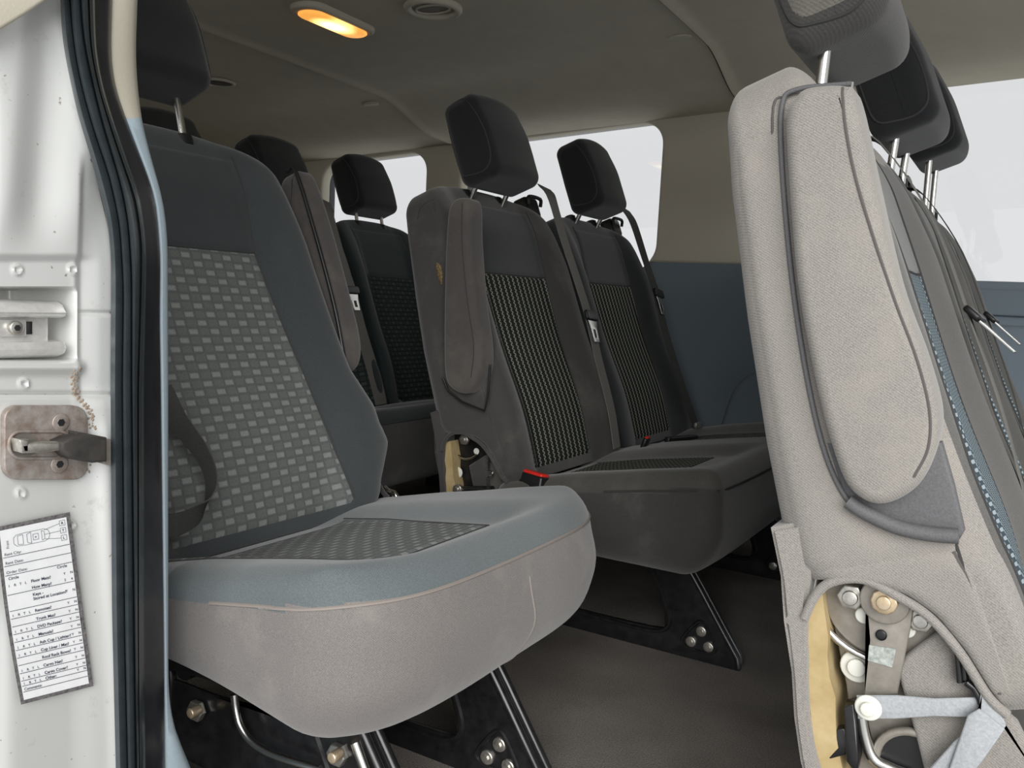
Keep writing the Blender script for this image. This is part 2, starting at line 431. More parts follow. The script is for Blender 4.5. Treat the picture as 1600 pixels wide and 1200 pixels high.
G = [[bm.verts.new((x, y, ceil_z(x, y))) for y in ys] for x in xs]
for i in range(len(xs)-1):
    for j in range(len(ys)-1): bm.faces.new((G[i][j], G[i+1][j], G[i+1][j+1], G[i][j+1]))
mesh_obj('ceiling', bm, HEADL, kind='structure')
bm = bmesh.new(); box(bm, (-3.2, .30, 1.46), (1.7, YW+.25, 1.50)); mesh_obj('ceiling', bm, PAINT, smooth=False, kind='structure')   # roof skin above the headliner
# joints: thin dark gap between headliner panels
for cx in (-1.93, -.82):
    bm = bmesh.new(); tube(bm, [(cx, y, ceil_z(cx, y)+.0003) for y in ys], .0024, 6)
    o = mesh_obj('trim_1' if cx < -1 else 'trim_2', bm, new_mat('headliner_gap', (.03, .028, .022), .9)[0], kind='structure')

def wallconv(off=0):
    # x,z plate -> upper wall leans in slightly; extrusion along +y
    return lambda x, y, z: (x, YW+.03+off+z, y)
XR0, XR1 = -3.05, 1.6
W = [(-2.62, .80, -2.055, 1.225), (-1.915, .79, -1.09, 1.295), (-.62, .785, .75, 1.385)]
def winpoly(w, r=.095): 
    x0, z0, x1, z1 = w; p = rrect(x0, z0, x1, z1, r, 10); k = .062
    # window heads follow the roof slope
    return [(x, z+(k*(x-x1) if z > (z0+z1)/2 else 0)) for x, z in p]
W[0] = (-2.62, .80, -2.055, 1.245); W[1] = (-1.915, .79, -1.09, 1.305); W[2] = (-.62, .785, .75, 1.44)
BELT = .836
outer_up = [(XR0, .60), (XR1, .60), (XR1, 1.47), (XR0, 1.47)]
def lower(poly, z): return poly
# lower blue panel and upper beige panel share the window openings
def clip_half(poly, z, keep_above):
    out = []
    for i in range(len(poly)):
        a, b = poly[i], poly[(i+1) % len(poly)]
        ia = (a[1] >= z) == keep_above; ib = (b[1] >= z) == keep_above
        if ia: out.append(a)
        if ia != ib:
            t = (z-a[1])/(b[1]-a[1]); out.append((a[0]+(b[0]-a[0])*t, z))
    return out
def wall_outline(above):
    # one closed outline notched by the windows
    z = BELT; pts = []
    if above:
        pts = [(XR0, 1.47), (XR0, z)]
        for w_ in W:
            c = clip_half(winpoly(w_), z, True)          # open notch: from left belt point over the top to right belt point
            left = [p for p in c if abs(p[1]-z) < 1e-6]
            lx = min(p[0] for p in left); rx = max(p[0] for p in left)
            rest = [p for p in c if p[1] > z+1e-6]
            rest.sort(key=lambda p: atan2(p[1]-z-.2, p[0]-(lx+rx)/2))
            ring = sorted(rest, key=lambda p: -((atan2(p[1]-z+.01, p[0]-(lx+rx)/2)) % (2*pi)))
            pts += [(lx, z)]+ring+[(rx, z)]
        pts += [(XR1, z), (XR1, 1.47)]
    else:
        pts = [(XR0, 0), (XR0, z)]
        for w_ in W:
            c = clip_half(winpoly(w_), z, False)
            left = [p for p in c if abs(p[1]-z) < 1e-6]
            lx = min(p[0] for p in left); rx = max(p[0] for p in left)
            rest = [p for p in c if p[1] < z-1e-6]
            ring = sorted(rest, key=lambda p: p[0])
            # keep the loop order left -> down -> right
            pts += [(lx, z)]+ring+[(rx, z)]
        pts += [(XR1, z), (XR1, 0)]
    return pts
curve_plate('wall_left', wall_outline(True), [], wallconv(), .03, .014, BEIGE, kind='structure')
curve_plate('wall_left', wall_outline(False), [], wallconv(.002), .03, .010, BLUEP, kind='structure')
for k, w_ in enumerate(W):
    big = winpoly((w_[0]-.005, w_[1]-.005, w_[2]+.005, w_[3]+.005), .10); inn = winpoly((w_[0]+.035, w_[1]+.035, w_[2]-.035, w_[3]-.025), .085)
    o = curve_plate('window_%d' % (k+1), winpoly((w_[0]-.03, w_[1]-.03, w_[2]+.03, w_[3]+.03), .11), [winpoly((w_[0]+.004, w_[1]+.004, w_[2]-.004, w_[3]-.004), .09)], lambda x, y, z: (x, YW+.075+z, y), .03, .004, RUB, kind='structure')
    bm = bmesh.new(); p = winpoly((w_[0]-.01, w_[1]-.01, w_[2]+.01, w_[3]+.01), .10); prism(bm, p, 'y', YW+.078, YW+.083)
    mesh_obj('window_pane', bm, GLASS, o, smooth=False)
# ribs and arm ledge on the blue side panel by the front window
bm = bmesh.new(); prism(bm, [(-.5, .70), (1.3, .70), (1.3, .775), (-.5, .775)], 'y', YW-.012, YW+.02, .006)
prism(bm, [(-.5, .30), (1.3, .30), (1.3, .675), (-.5, .675)], 'y', YW-.012, YW+.02, .008); mesh_obj('trim_3', bm, BLUEP, kind='structure')
# rear end of the van
bm = bmesh.new(); box(bm, (-3.15, .30, 0), (-3.05, YW+.06, 1.47)); mesh_obj('wall_back', bm, BEIGE, smooth=False, kind='structure')
# blue wheel housing moulding low on the far wall
bm = bmesh.new()
prism(bm, catmull([(-.83, .02), (-.82, .25), (-.79, .40), (-.75, .47), (-.66, .50), (-.40, .50), (-.25, .46), (-.2, .25), (-.2, .02)], 4), 'y', YW-.10, YW+.02, .02)
mesh_obj('trim_4', bm, BLUEP, kind='structure')

# ------------------------------------------------------------------ seat builders
def nb_tab(arch):
    a = arch
    return [(a+.0, -.010), (a+.066, -.016), (a+.105, -.027), (a+.137, -.042), (a+.158, -.062), (a+.172, -.092), (a+.180, -.135), (a+.20, -.148), (.31, -.137), (.43, -.12), (.545, -.10), (.60, -.087), (.68, -.072)]
def backrest(root, yc, P):
    """one upholstered backrest with its panels; yc = lateral centre in the bench frame"""
    arch = P.get('arch', -.055); smin = P.get('smin', -.015); wl = P.get('wl', [(0, .25), (1, .25)]); wr = P.get('wr', wl)
    nbt = nb_tab(arch); bol = P.get('bol', .03); T = P.get('top', .668)
    HS = (T-smin)/2
    def nf(y, s, w_):
        q = abs(y)/w_
        b_ = bol*sstep(.50, .82, q)*(1-.6*sstep(.45, .62, s))
        lum = .012*math.exp(-((s-.12)/.12)**2)
        return b_+lum-.02*sstep(.55, .68, s)
    def warp(v):
        yn = v.y/.25; s = smin+(v.z+HS)
        # crowned top
        top_drop = .045*abs(yn)**3
        s -= top_drop*sstep(.40, T, s)
        w_ = interp(s, wl) if v.y < 0 else interp(s, wr)
        y = yn*w_; f = nf(y, s, w_); b_ = interp(s, nbt)
        c = (v.x/.07+1)/2
        return BK(yc+y, s, b_+(f-b_)*c)
    bm = rbox(.07, .25, HS, P.get('r', .032), 3, 44, 70, warp)
    o = mesh_obj('backrest', bm, [FB[P['main']], FB[P.get('frontm', P['main'])]], root)
    if 'frontm' in P:
        for f in o.data.polygons:
            if f.normal.dot(UN) > .35 and f.center.y > yc-.232 and (f.center-Vector((JX, 0, JZ))).dot(US) < .60: f.material_index = 1
    bv = bvh_of(o)
    # two-tone: upper centre panel + pattern insert
    il, ir = P['ins_l'], P['ins_r']; s1 = P.get('s1', .449); s0 = max(smin+.02, P.get('s0', .0))
    def org(sa, sb, l_, r_):
        def f(u, v):
            s = sa+(sb-sa)*v; a = interp(s, l_); b_ = interp(s, r_)
            return BK(yc+a+(b_-a)*u, s, .4)
        return f
    def uvf(sa, sb): return lambda u, v: ((interp(sa+(sb-sa)*v, il)+(interp(sa+(sb-sa)*v, ir)-interp(sa+(sb-sa)*v, il))*u), sa+(sb-sa)*v)
    patch_on(bv, org(s0, s1, il, ir), -UN, 40, 60, .0022, PAT[P['pat']], o, 'backrest_insert', uvf(s0, s1))
    patch_on(bv, org(s1, T-.045, il, ir), -UN, 30, 30, .0018, FB[P['upper']], o, 'upper_panel', uvf(s1, T-.045))
    for tab in (il, ir):
        seam_on(bv, [BK(yc+interp(s, tab), s, .4) for s in [s0+.01+(T-.05-s0)*i/12 for i in range(13)]], -UN, .0016, SEAM, o, 'seam')
    seam_on(bv, [BK(yc+interp(s1, il)+(interp(s1, ir)-interp(s1, il))*i/6, s1, .4) for i in range(7)], -UN, .0016, SEAM, o, 'seam')
    # top edge seam just behind the crown
    sidem = FB[P['side']]
    for sg in P.get('sides', ()):
        w_ = wl if sg < 0 else wr
        # side panel wraps the flank
        def fs(u, v, sg=sg):
            s = max(smin, arch+.186)+(T-.085-max(smin, arch+.186))*v
            nb = interp(s, nbt)+.012; nn = nb+(.004-nb)*u
            q = BK(yc, s, nn); q.y = yc+sg*.6; return q
        patch_on(bv, fs, Vector((0, -sg, 0)), 18, 50, .0018, sidem, o, 'side_panel', lambda u, v: (u*.14, v*.5))
        def lowtri(u, v, sg=sg):
            s = smin+.02+(arch+.190-smin-.02)*v; nb = interp(s, nbt)+.006; nn = nb+(.004-nb)*u
            q = BK(yc, s, nn); q.y = yc+sg*.6; return q
        patch_on(bv, lowtri, Vector((0, -sg, 0)), 12, 24, .0018, sidem, o, 'side_panel', lambda u, v: (u*.14, v*.2))
        # rolled hem along the arch over the recliner
        A = [(arch+.150, -.143), (arch+.168, -.128), (arch+.178, -.110), (arch+.176, -.083), (arch+.158, -.06), (arch+.137, -.04), (arch+.105, -.025), (arch+.066, -.014), (arch+.050, -.004)]
        yy = yc+sg*(interp(arch+.15, w_)-.002)
        bm = bmesh.new(); tube(bm, catmull([BK(yy, s, n_) for s, n_ in A], 5), .0042, 8)
        mesh_obj('hem', bm, sidem, o)
        seam_on(bv, [BK(yc, s, -.002) + Vector((0, sg*.6, 0)) for s in [smin+.05+(T-.12-smin)*i/10 for i in range(11)]], Vector((0, -sg, 0)), .0014, SEAM, o, 'seam')
    # rear cover hanging below the body, foam inside
    if P.get('flap', True):
        wa = interp(.1, wl)-.002; wb = interp(.1, wr)-.002
        tab = [(arch+.235, -.150, -.120), (arch+.190, -.154, -.126), (arch+.150, -.162, -.141), (arch+.102, -.170, -.155), (arch+.06, -.180, -.166), (arch+.02, -.186, -.171), (arch-.06, -.188, -.172), (arch-.11, -.186, -.172)]
        bm = bmesh.new(); rows = []
        for s, n1, n2 in tab: rows.append([bm.verts.new(BK(yc+y, s, n_)) for y, n_ in ((-wa, n1), (-wa, n2), (wb, n2), (wb, n1))])
        for A_, B_ in zip(rows, rows[1:]):
            for k in range(4): bm.faces.new((A_[k], A_[(k+1) % 4], B_[(k+1) % 4], B_[k]))
        bm.faces.new(rows[0][::-1]); bm.faces.new(rows[-1])
        bmesh.ops.bevel(bm, geom=[e for e in bm.edges if abs(e.verts[0].co.y-e.verts[1].co.y) < 1e-4], offset=.004, segments=2, affect='EDGES')
        cv = mesh_obj('rear_cover', bm, sidem, root)
        if P.get('foam', True):
            bm = bmesh.new(); rows = []; random.seed(3)
            for i in range(15):
                s = arch+.165-i*.0185; n1 = interp(-s, [(-a, b_) for a, b_, c_ in tab])+.010; n2 = n1+.026-.006*i/14+random.uniform(-.003, .003)
                e = .006+random.uniform(0, .006)
                rows.append([bm.verts.new(BK(yc+y, s, n_)) for y, n_ in ((-wa+e, n1+.004), (-wa+e+.004, n2), (wb-e-.004, n2), (wb-e, n1+.004))])
            for A_, B_ in zip(rows, rows[1:]):
                for k in range(4): bm.faces.new((A_[k], A_[(k+1) % 4], B_[(k+1) % 4], B_[k]))
            bm.faces.new(rows[0][::-1]); bm.faces.new(rows[-1])
            mesh_obj('foam_padding', bm, FOAM, cv)
    return o, bv
def headrest(root, yc, lift=0, side='head', front='head', tilt=.0, dn=0, hw=.108):
    base = .690+lift
    def warp(v):
        s = v.z; y = v.y; n_ = v.x
        k = (s+.105)/.21
        y *= 1+.03*sin(pi*k)-.03*k
        n2 = n_*(1-.12*sstep(.45, 1.0, k))-.006*sstep(.5, 1, k)+tilt*(k-.5)
        if n_ > 0: n2 -= .010*(y/hw)**2
        s2 = s-.012*(y/hw)**2*sstep(.6, 1, k)
        return BK(yc+y, base+.105+s2, n2-.012+dn)
    bm = rbox(.055, hw, .105, .026, 6, 16, 14, warp)
    o = mesh_obj('headrest', bm, FB[front], root); bv = bvh_of(o)
    for sg in (-1, 1):
        ring = [(-.085, -.020), (-.088, .018), (-.066, .038), (.0, .040), (.060, .026), (.086, .006), (.080, -.026), (.04, -.044), (-.04, -.046), (-.075, -.040)]
        def g(a, b_): q = BK(yc, base+.105+a, b_-.012+dn); q.y = yc+sg*.5; return q
        P_ = catmull([g(a, b_) for a, b_ in ring], 5, True)
        Q = [cast(bv, p, Vector((0, -sg, 0)), .0) for p in P_]; Q = [q for q in Q if q is not None]
        bm = bmesh.new(); tube(bm, Q, .0018, 6, True); mesh_obj('seam', bm, SEAM, o)
        if side != front and sg < 0:
            bm = bmesh.new(); cen = cast(bv, g(0, 0), Vector((0, -sg, 0)), .0015)
            rings = []
            for t in (1, .8, .6, .4, .2):
                R = []
                for p in P_:
                    c0 = g(0, -.002); q = cast(bv, c0.lerp(p, t), Vector((0, -sg, 0)), .0015 if t < 1 else -.001); R.append(bm.verts.new(q if q else p))
                rings.append(R)
            cv = bm.verts.new(cen)
            for A_, B_ in zip(rings, rings[1:]):
                for k in range(len(A_)): bm.faces.new((A_[k], A_[(k+1) % len(A_)], B_[(k+1) % len(A_)], B_[k]))
            for k in range(len(P_)): bm.faces.new((rings[-1][k], rings[-1][(k+1) % len(P_)], cv))
            mesh_obj('side_panel', bm, FB[side], o)
    for sg in (-1, 1):
        bm = bmesh.new(); tube(bm, [BK(yc+sg*.068, .62, -.030), BK(yc+sg*.068, base+.03, -.024+dn)], .0062, 12); mesh_obj('headrest_post', bm, STEEL, o)
        bm = bmesh.new(); tube(bm, [BK(yc+sg*.068, .640, -.030), BK(yc+sg*.068, .656, -.030), BK(yc+sg*.068, .660, -.030)], [.017, .017, .012], 16); mesh_obj('post_collar', bm, BLK, o)
    return o
def cushion(root, y0, y1, P):
    """seat cushion from y0 to y1 in the bench frame"""
    yc, hy = (y0+y1)/2, (y1-y0)/2; bow = P.get('bow', .015); zt = P.get('zt', 0); zb = P.get('zb', .185)
    ztab = [(-.47, .305), (-.30, .345), (-.15, .372), (-.04, .390), (0, .392)]
    def warp(v):
        x, y, z = v; k = (z+.09)/.18; xn = (x+.235)/.47
        X = x-.235
        q = min(1, abs(y)/hy)
        top = interp(X, ztab)+zt; bot = zb+P.get('rise', 0)*sstep(.25, -.45, X)
        # gentle dish between the bolsters of every place
        d = 0
        for c in P['centres']:
            t = abs(y+yc-c)/.20
            d += .020*(1-sstep(.55, 1.05, t))
        d *= sstep(-.02, -.10, X)
        Z = bot+(top-d*sstep(.7, 1, k)-bot)*k
        # plan rounding of the front corners
        X -= bow*q**5*sstep(-.30, 0, X)
        if k < .5: X -= P.get('under', .05)*(1-k/.5)**2*sstep(-.25, 0, X)
        X += P.get('belly', .012)*sin(pi*min(1, k*1.05))*sstep(-.2, 0, X)
        Y = yc+y*(1+P.get('flare', .03)*sin(pi*k))
        if P.get('wrinkle'): X += P['wrinkle']*sin(Z*75+y*9+2*sin(y*7))*sin(pi*min(1, k))*sstep(-.12, 0, v.x-.235)
        if k < .4: Y -= .03*(1 if y > 0 else -1)*(1-k/.4)**2*sstep(.6, 1, q)
        return (X, Y, Z)
    nyy = int(2*hy/.011)
    bm = rbox(.235, hy, .09, P.get('r', .030), 40, nyy, 12, warp)
    # top fabric vs skirt
    o = mesh_obj('cushion', bm, [FB[P['skirt']], FB[P['topm']]], root)
    for p in o.data.polygons:
        X = p.center.x
        if p.center.z > interp(X, ztab)+zt-.034+P.get('seamdrop', 0): p.material_index = 1
    bv = bvh_of(o)
    for c in P['centres']:
        xa, xb = P.get('ix', (-.42, -.10)); ya, yb = P.get('iy', (-.20, .15)); taper = P.get('taper', .03)
        def f(u, v):
            x = xa+(xb-xa)*v; a = c+ya+taper*v; b_ = c+yb-taper*v
            return Vector((x-P.get('iskew', 0)*u, a+(b_-a)*u, .8))
        patch_on(bv, f, Vector((0, 0, -1)), 36, 36, .0022, PAT[P['pat']], o, 'cushion_insert', lambda u, v: (ya+(yb-ya)*u, v*(xb-xa)))
        for e in (0, 1): seam_on(bv, [f(e, i/8) for i in range(9)], Vector((0, 0, -1)), .0015, SEAM, o, 'seam')
        seam_on(bv, [f(i/8, 1) for i in range(9)], Vector((0, 0, -1)), .0015, SEAM, o, 'seam')
    # perimeter seam
    drop = .034-P.get('seamdrop', 0)
    Q = []; cen = Vector((-.25, yc, 0)); Rr = hypot(hy+.1, .4)*1.5
    tgt = [(-.45+.40*i/16, y0-.05) for i in range(16)]+[(-.05+.10*min(1, i/4, (50-i)/4), y0-.05+(y1-y0+.1)*i/50) for i in range(51)]+[(-.05-.40*i/16, y1+.05) for i in range(1, 17)]
    for tx, ty in tgt:
        d = Vector((tx-cen.x, (ty-cen.y)*1.0, 0))
        c0 = Vector((tx, cen.y, 0)) if abs(ty-cen.y) > hy-.10 and tx < -.10 else Vector((-.2, cen.y+(ty-cen.y)*.72, 0))
        d = (Vector((tx, ty, 0))-c0).normalized()
        o1 = c0+d*2.2; o1.z = .392+zt-drop; q = cast(bv, o1, -d)
        if q is None: continue
        o1.z = interp(q.x, ztab)+zt-drop; q = cast(bv, o1, -d)
        if q is not None: Q.append(q)
    bm = bmesh.new(); tube(bm, Q, .0022, 6); mesh_obj('piping', bm, P.get('pipe', SEAM), o)
    return o, bv
def armrest(root, outline, y0, y1, mat, bev=.016):
    bm = bmesh.new(); P_ = catmull([(p[0], p[1], 0) for p in outline], 6, True)
    prism(bm, P_, 'y', y0, y1, bev, 5)
    return mesh_obj('armrest', bm, mat, root)
def leg_frame(root, y, th=.022, mats=(BLKMETAL, ZINC)):
    """pressed steel side leg: floor rail, slanting front strut, rear strut, three floor bolts"""
    outer = [(.022, .0), (.020, .022), (-.060, .135), (-.105, .20), (-.47, .20), (-.47, 0)]
    hole = [(-.15, .040), (-.125, .060), (-.135, .10), (-.175, .165), (-.40, .165), (-.42, .14), (-.42, .06), (-.40, .04)]
    hole = [tuple(q)[:2] for q in catmull([(a, b_, 0) for a, b_ in hole], 4, True)]
    o = curve_plate('leg', outer, [hole], lambda x, yy, z: (x, y+z, yy), .004, .004, mats[0], root)
    bm = bmesh.new(); tube(bm, [(.022, y-.001, .004), (.018, y-.001, .022), (-.060, y-.001, .135), (-.105, y-.001, .198)], .0065, 8)
    tube(bm, [(.020, y+th, .004), (.016, y+th, .022), (-.062, y+th, .135), (-.107, y+th, .198)], .0065, 8)
    mesh_obj('flange', bm, mats[0], o)
    bm = bmesh.new(); vs = []
    for (x, z) in ((.020, .0), (.017, .022), (-.062, .135), (-.107, .198)):
        vs.append((bm.verts.new((x, y, z)), bm.verts.new((x, y+th, z))))
    for a, b_ in zip(vs, vs[1:]): bm.faces.new((a[0], a[1], b_[1], b_[0]))
    mesh_obj('front_web', bm, mats[0], o)
    bm = bmesh.new()
    tube(bm, catmull([(-.088, y-.007, .028), (-.068, y-.007, .020), (-.035, y-.007, .020), (-.022, y-.007, .032), (-.034, y-.007, .056), (-.052, y-.007, .078), (-.066, y-.007, .070), (-.086, y-.007, .042)], 4, True), .0035, 6, True)
    tube(bm, catmull([(-.42, y-.004, .038), (-.25, y-.006, .036), (-.15, y-.006, .037), (-.118, y-.006, .058), (-.128, y-.006, .10), (-.16, y-.006, .16)], 4), .0045, 6)
    mesh_obj('pressed_rim', bm, mats[0], o)
    for bx, bz in ((-.071, .035), (-.036, .033), (-.052, .060)):
        bm = bmesh.new(); cyl(bm, (bx, y-.004, bz), 'y', .0105, -.007, 18, .002); cyl(bm, (bx, y-.011, bz), 'y', .0048, -.003, 6, 0)
        mesh_obj('bolt', bm, mats[1], o)
    return o
def cross_bar(root, y0, y1, z=.165):
    for x in (-.16, -.40):
        bm = bmesh.new(); tube(bm, [(x, y0, z), (x, y1, z)], .017, 12)
        mesh_obj('cross_bar', bm, BLKMETAL, root)
def belt_guide(root, y, s=.655, n_=-.05):
    bm = bmesh.new()
    def cv(v): return BK(v[1], v[2], v[0])
    prism(bm, rrect(y-.035, s-.02, y+.035, s+.035, .012, 4), 'x', n_-.02, n_+.02, .006, 2, cv)
    o = mesh_obj('belt_guide', bm, BLK, root)
    bm = bmesh.new(); tube(bm, catmull([BK(y-.032, s+.01, n_+.024), BK(y-.03, s+.028, n_+.03), BK(y+.03, s+.028, n_+.03), BK(y+.032, s+.01, n_+.024)], 4), .005, 8); mesh_obj('guide_loop', bm, BLK, o)
def belt(root, pts, tongue_i=None, mat=None, wid=.042, wd=(0, 1, 0), tongue_dir=None):
    bm = bmesh.new(); ribbon(bm, pts, wid, wd); o = mesh_obj('seat_belt', bm, mat or WEB, root)
    if tongue_i is not None:
        p = Vector(pts[tongue_i]); t = (Vector(pts[min(tongue_i+1, len(pts)-1)])-p).normalized() if tongue_i+1 < len(pts) else (p-Vector(pts[tongue_i-1])).normalized()
        if tongue_dir: t = Vector(tongue_dir).normalized()
        side = Vector((0, 1, 0)); side = (side-t*side.dot(t)).normalized(); nn = side.cross(t).normalized()
        if nn.dot(UN) < 0: nn = -nn
        def cv(a, b_, c): return p+side*a+t*b_+nn*(c+.006)
        bm = bmesh.new(); prism(bm, rrect(-.030, -.014, .030, .012, .007, 4), 'z', -.003, .006, .003, 2, lambda v: cv(*v)); tg = mesh_obj('belt_tongue', bm, BLK, o)
        oc = [(-.022, .010), (.022, .010), (.016, .030), (.013, .066), (-.013, .066), (-.016, .030)]
        hole = [(-.007, .034), (.007, .034), (.007, .056), (-.007, .056)]
        curve_plate('metal_blade', oc, [hole], lambda x, y, z: tuple(cv(x, y, z)), .002, .0006, STEEL, o)
    return o
def onback(px, py, X0, n_=0.):
    v = dv+rv*((px-800)/F)+uv_*((600-py)/F)
    p0 = Vector((X0, 0, 0))+Vector((JX, 0, JZ))+UN*n_
    return CC+v*((p0-CC).dot(UN)/v.dot(UN))
def loc(p, root): return Vector(p)-root.location

# ------------------------------------------------------------------ seat A: single seat by the door
A = empty('single_seat', (-.53, .906, 0), 'single van seat nearest the pillar, blue grey cloth with light woven blocks', 'seat')
PA = dict(main='bluegrey', upper='charcoal', pat='brick', side='sideshaded', arch=-.055, smin=-.02, sides=(1,), foam=False, flap=False,
          wl=[(0, .25), (.1, .29), (.2, .28), (.42, .26), (.62, .245)], wr=[(-.02, .25), (.03, .275), (.09, .318), (.16, .315), (.23, .282), (.42, .258), (.62, .240)],
          ins_l=[(0, -.19), (.45, -.14), (.66, -.13)], ins_r=[(0, .195), (.08, .192), (.263, .164), (.449, .135), (.66, .150)], s0=.0)
o, bvA = backrest(A, 0, PA)
headrest(A, 0, .03, dn=.008)
PC = dict(wrinkle=.0018, skirt='skirt', topm='seatblue', pat='bricklit', centres=(0,), bow=.075, zb=.160, rise=.06, iy=(-.215, .15), ix=(-.40, -.095), taper=.045, under=.045, belly=.02, flare=.02, pipe=SEAML, r=.034)
cA, cbv = cushion(A, -.262, .325, PC)
seam_on(cbv, [Vector((.4, .03+.02*(.35-z)/.15, z)) for z in (.33, .30, .26, .22, .19)], Vector((-1, 0, 0)), .0013, SEAML, cA, 'seam')
arm = [BK(0, s, n_) for s, n_ in ((.60, -.035), (.615, .0), (.60, .022), (.50, .032), (.35, .034), (.27, .028), (.235, .0), (.25, -.045), (.35, -.06), (.50, -.05))]
armrest(A, [(p.x, p.z) for p in arm], .268, .318, FB['armdark'])
bm = bmesh.new(); tube(bm, catmull([BK(.264, s, n_) for s, n_ in ((.615, .0), (.61, .02), (.50, .028), (.35, .030), (.25, .022))], 5), .0035, 8); mesh_obj('armrest_edge', bm, BLK, A)
for yy in (-.16, .10): leg_frame(A, yy)
cross_bar(A, -.16, .22)
# webbing of the near belt looped in front of the backrest
ra = [onback(px, py, -.53, n_) for px, py, n_ in ((250, 610, .05), (275, 655, .06), (310, 700, .07), (330, 745, .075), (322, 790, .075), (290, 815, .07), (250, 825, .06))]
belt(A, [loc(p, A) for p in ra], None, WEBD, .034, [(.8, .5, .3), (.9, .1, .35), (.9, -.2, .3), (.3, 0, .95), (.2, 0, .95)])

# ------------------------------------------------------------------ seat B: double bench, middle of the van
B = empty('double_bench_seat', (-.44, 1.74, 0), 'two place black bench seat in the middle with dotted stripe panels and raised armrest', 'seat')
SP = .531
for k in range(2):
    PB = dict(main='charcoal' if k else 'sideshaded', upper='charcoal', pat='stripe', side='sideshaded', arch=-.055, smin=-.015, sides=(-1,) if k == 0 else (),
              wl=[(0, .25), (1, .25)], wr=[(0, .255), (.5, .262), (.62, .262)], ins_l=[(0, -.185), (.25, -.180), (.45, -.138), (.66, -.10)], ins_r=[(0, .125), (.3, .140), (.45, .150), (.66, .17)], foam=(k == 0), top=(.668, .655)[k])
    backrest(B, SP*k, PB)
    headrest(B, SP*k, -.040 if k == 0 else -.042, dn=.055, hw=.108 if k == 0 else .098)
    belt_guide(B, SP*k+.262)
PCB = dict(skirt='sideshaded', topm='seatdark', pat='stripe', centres=(0, SP), bow=.012, zb=.180, iy=(-.18, .13), ix=(-.42, -.13), under=.05, r=.026)
cushion(B, -.25, SP+.26, PCB)
armB = [(697, 330), (706, 312), (722, 308), (733, 320), (735, 380), (742, 467), (752, 547), (748, 590), (730, 614), (708, 612), (693, 592), (690, 540), (691, 450), (693, 380)]
armrest(B, [((lambda p: (p.x+.44, p.z))(at(px, py, Y=1.455))) for px, py in armB], -.285, -.228, FB['armdark'])
bm = bmesh.new(); tube(bm, [loc(at(px, py, Y=1.475), B) for px, py in ((692, 590), (700, 610), (722, 628), (757, 642), (762, 620), (766, 570))], .0022, 8); mesh_obj('armrest_edge', bm, BLK, B)
for yy in (-.14, .48): leg_frame(B, yy)
cross_bar(B, -.14, .50)
b1 = [loc(onback(px, py, -.44, n_), B) for px, py, n_ in ((850, 292, .0), (862, 310, .045), (880, 370, .06), (903, 440, .07), (920, 495, .072), (935, 560, .07), (955, 640, .065), (964, 700, .05))]
belt(B, b1, 4, WEB, .040)
b2 = [loc(onback(px, py, -.44, n_), B) for px, py, n_ in ((975, 325, .0), (990, 350, .04), (1008, 405, .06), (1026, 460, .06), (1040, 520, .06), (1065, 600, .06), (1088, 668, .05))]
belt(B, b2, 3, WEBD, .050)
# buckles on the bench
def buckle(root, p, yaw=0, size=1.0, tilt=.5):
    bm = bmesh.new(); R = Matrix.Translation(p) @ Matrix.Rotation(yaw, 4, 'Z') @ Matrix.Rotation(tilt, 4, 'Y')
    prism(bm, rrect(-.028*size, -.012*size, .028*size, .012*size, .006, 3), 'z', -.05*size, .03*size, .004, 2, lambda v: R @ Vector((v[1], v[0], v[2])))
    o = mesh_obj('buckle', bm, BLK, root)
    bm = bmesh.new(); prism(bm, rrect(-.024*size, -.009*size, .024*size, .009*size, .004, 3), 'z', .026*size, .034*size, .002, 2, lambda v: R @ Vector((v[1], v[0], v[2]))); mesh_obj('release_button', bm, RED, o)
buckle(B, loc(at(832, 770, Y=1.50), B), 1.2, 1.25, .15)
buckle(B, loc(at(1008, 693, Y=2.0), B), .1, .55, .3)
bm = bmesh.new(); R = Matrix.Translation(loc(at(1065, 688, Y=2.25), B)); prism(bm, rrect(-.055, -.012, .055, .012, .006, 3), 'z', -.01, .012, .003, 2, lambda v: R @ Vector((v[1]*.7+v[0]*.4, v[0], v[2]))); mesh_obj('buckle', bm, BLK, B)

# ------------------------------------------------------------------ seat D: triple bench in the foreground right
D = empty('triple_bench_seat', (.475, 1.045, 0), 'large light taupe bench seat in the right foreground seen from its side with exposed recliner', 'seat')
for k in range(3):
    PD = dict(main='side' if k == 0 else 'seatdark', upper='greyup', pat='dots', side='side', arch=0.0, smin=.045, sides=(-1,) if k == 0 else (),
              wl=[(0, .245), (1, .245)], wr=[(0, .26), (1, .26)], ins_l=[(0, -.222), (.25, -.222), (.45, -.190), (.66, -.14)], ins_r=[(0, .13), (.45, .15), (.66, .15)], foam=(k == 0), bol=.022)
    if k == 0: PD['frontm'] = 'frontgrey'
    backrest(D, SP*k, PD)
    headrest(D, SP*k, (-.005, .0, .050)[k], dn=(.036, .040, .052)[k], side='headside' if k == 0 else 'head', front='headgrey' if k == 0 else 'head')
    belt_guide(D, SP*k+.262)
PCD = dict(skirt='side', topm='seatdark', pat='dots', centres=(0, SP, 2*SP), bow=.012, zb=.20, zt=.0, iy=(-.18, .13), ix=(-.42, -.13))
cushion(D, -.245, 2*SP+.25, PCD)
armD = [(1240, 150), (1262, 134), (1318, 131), (1336, 150), (1365, 280), (1402, 440), (1445, 560), (1468, 655), (1455, 722), (1425, 768), (1372, 790), (1326, 765), (1298, 700), (1270, 590), (1243, 440), (1228, 260), (1226, 180)]
armrest(D, [((lambda p: (p.x-.475, p.z))(at(px, py, Y=.775))) for px, py in armD], -.272, -.215, FB['side'], .012)
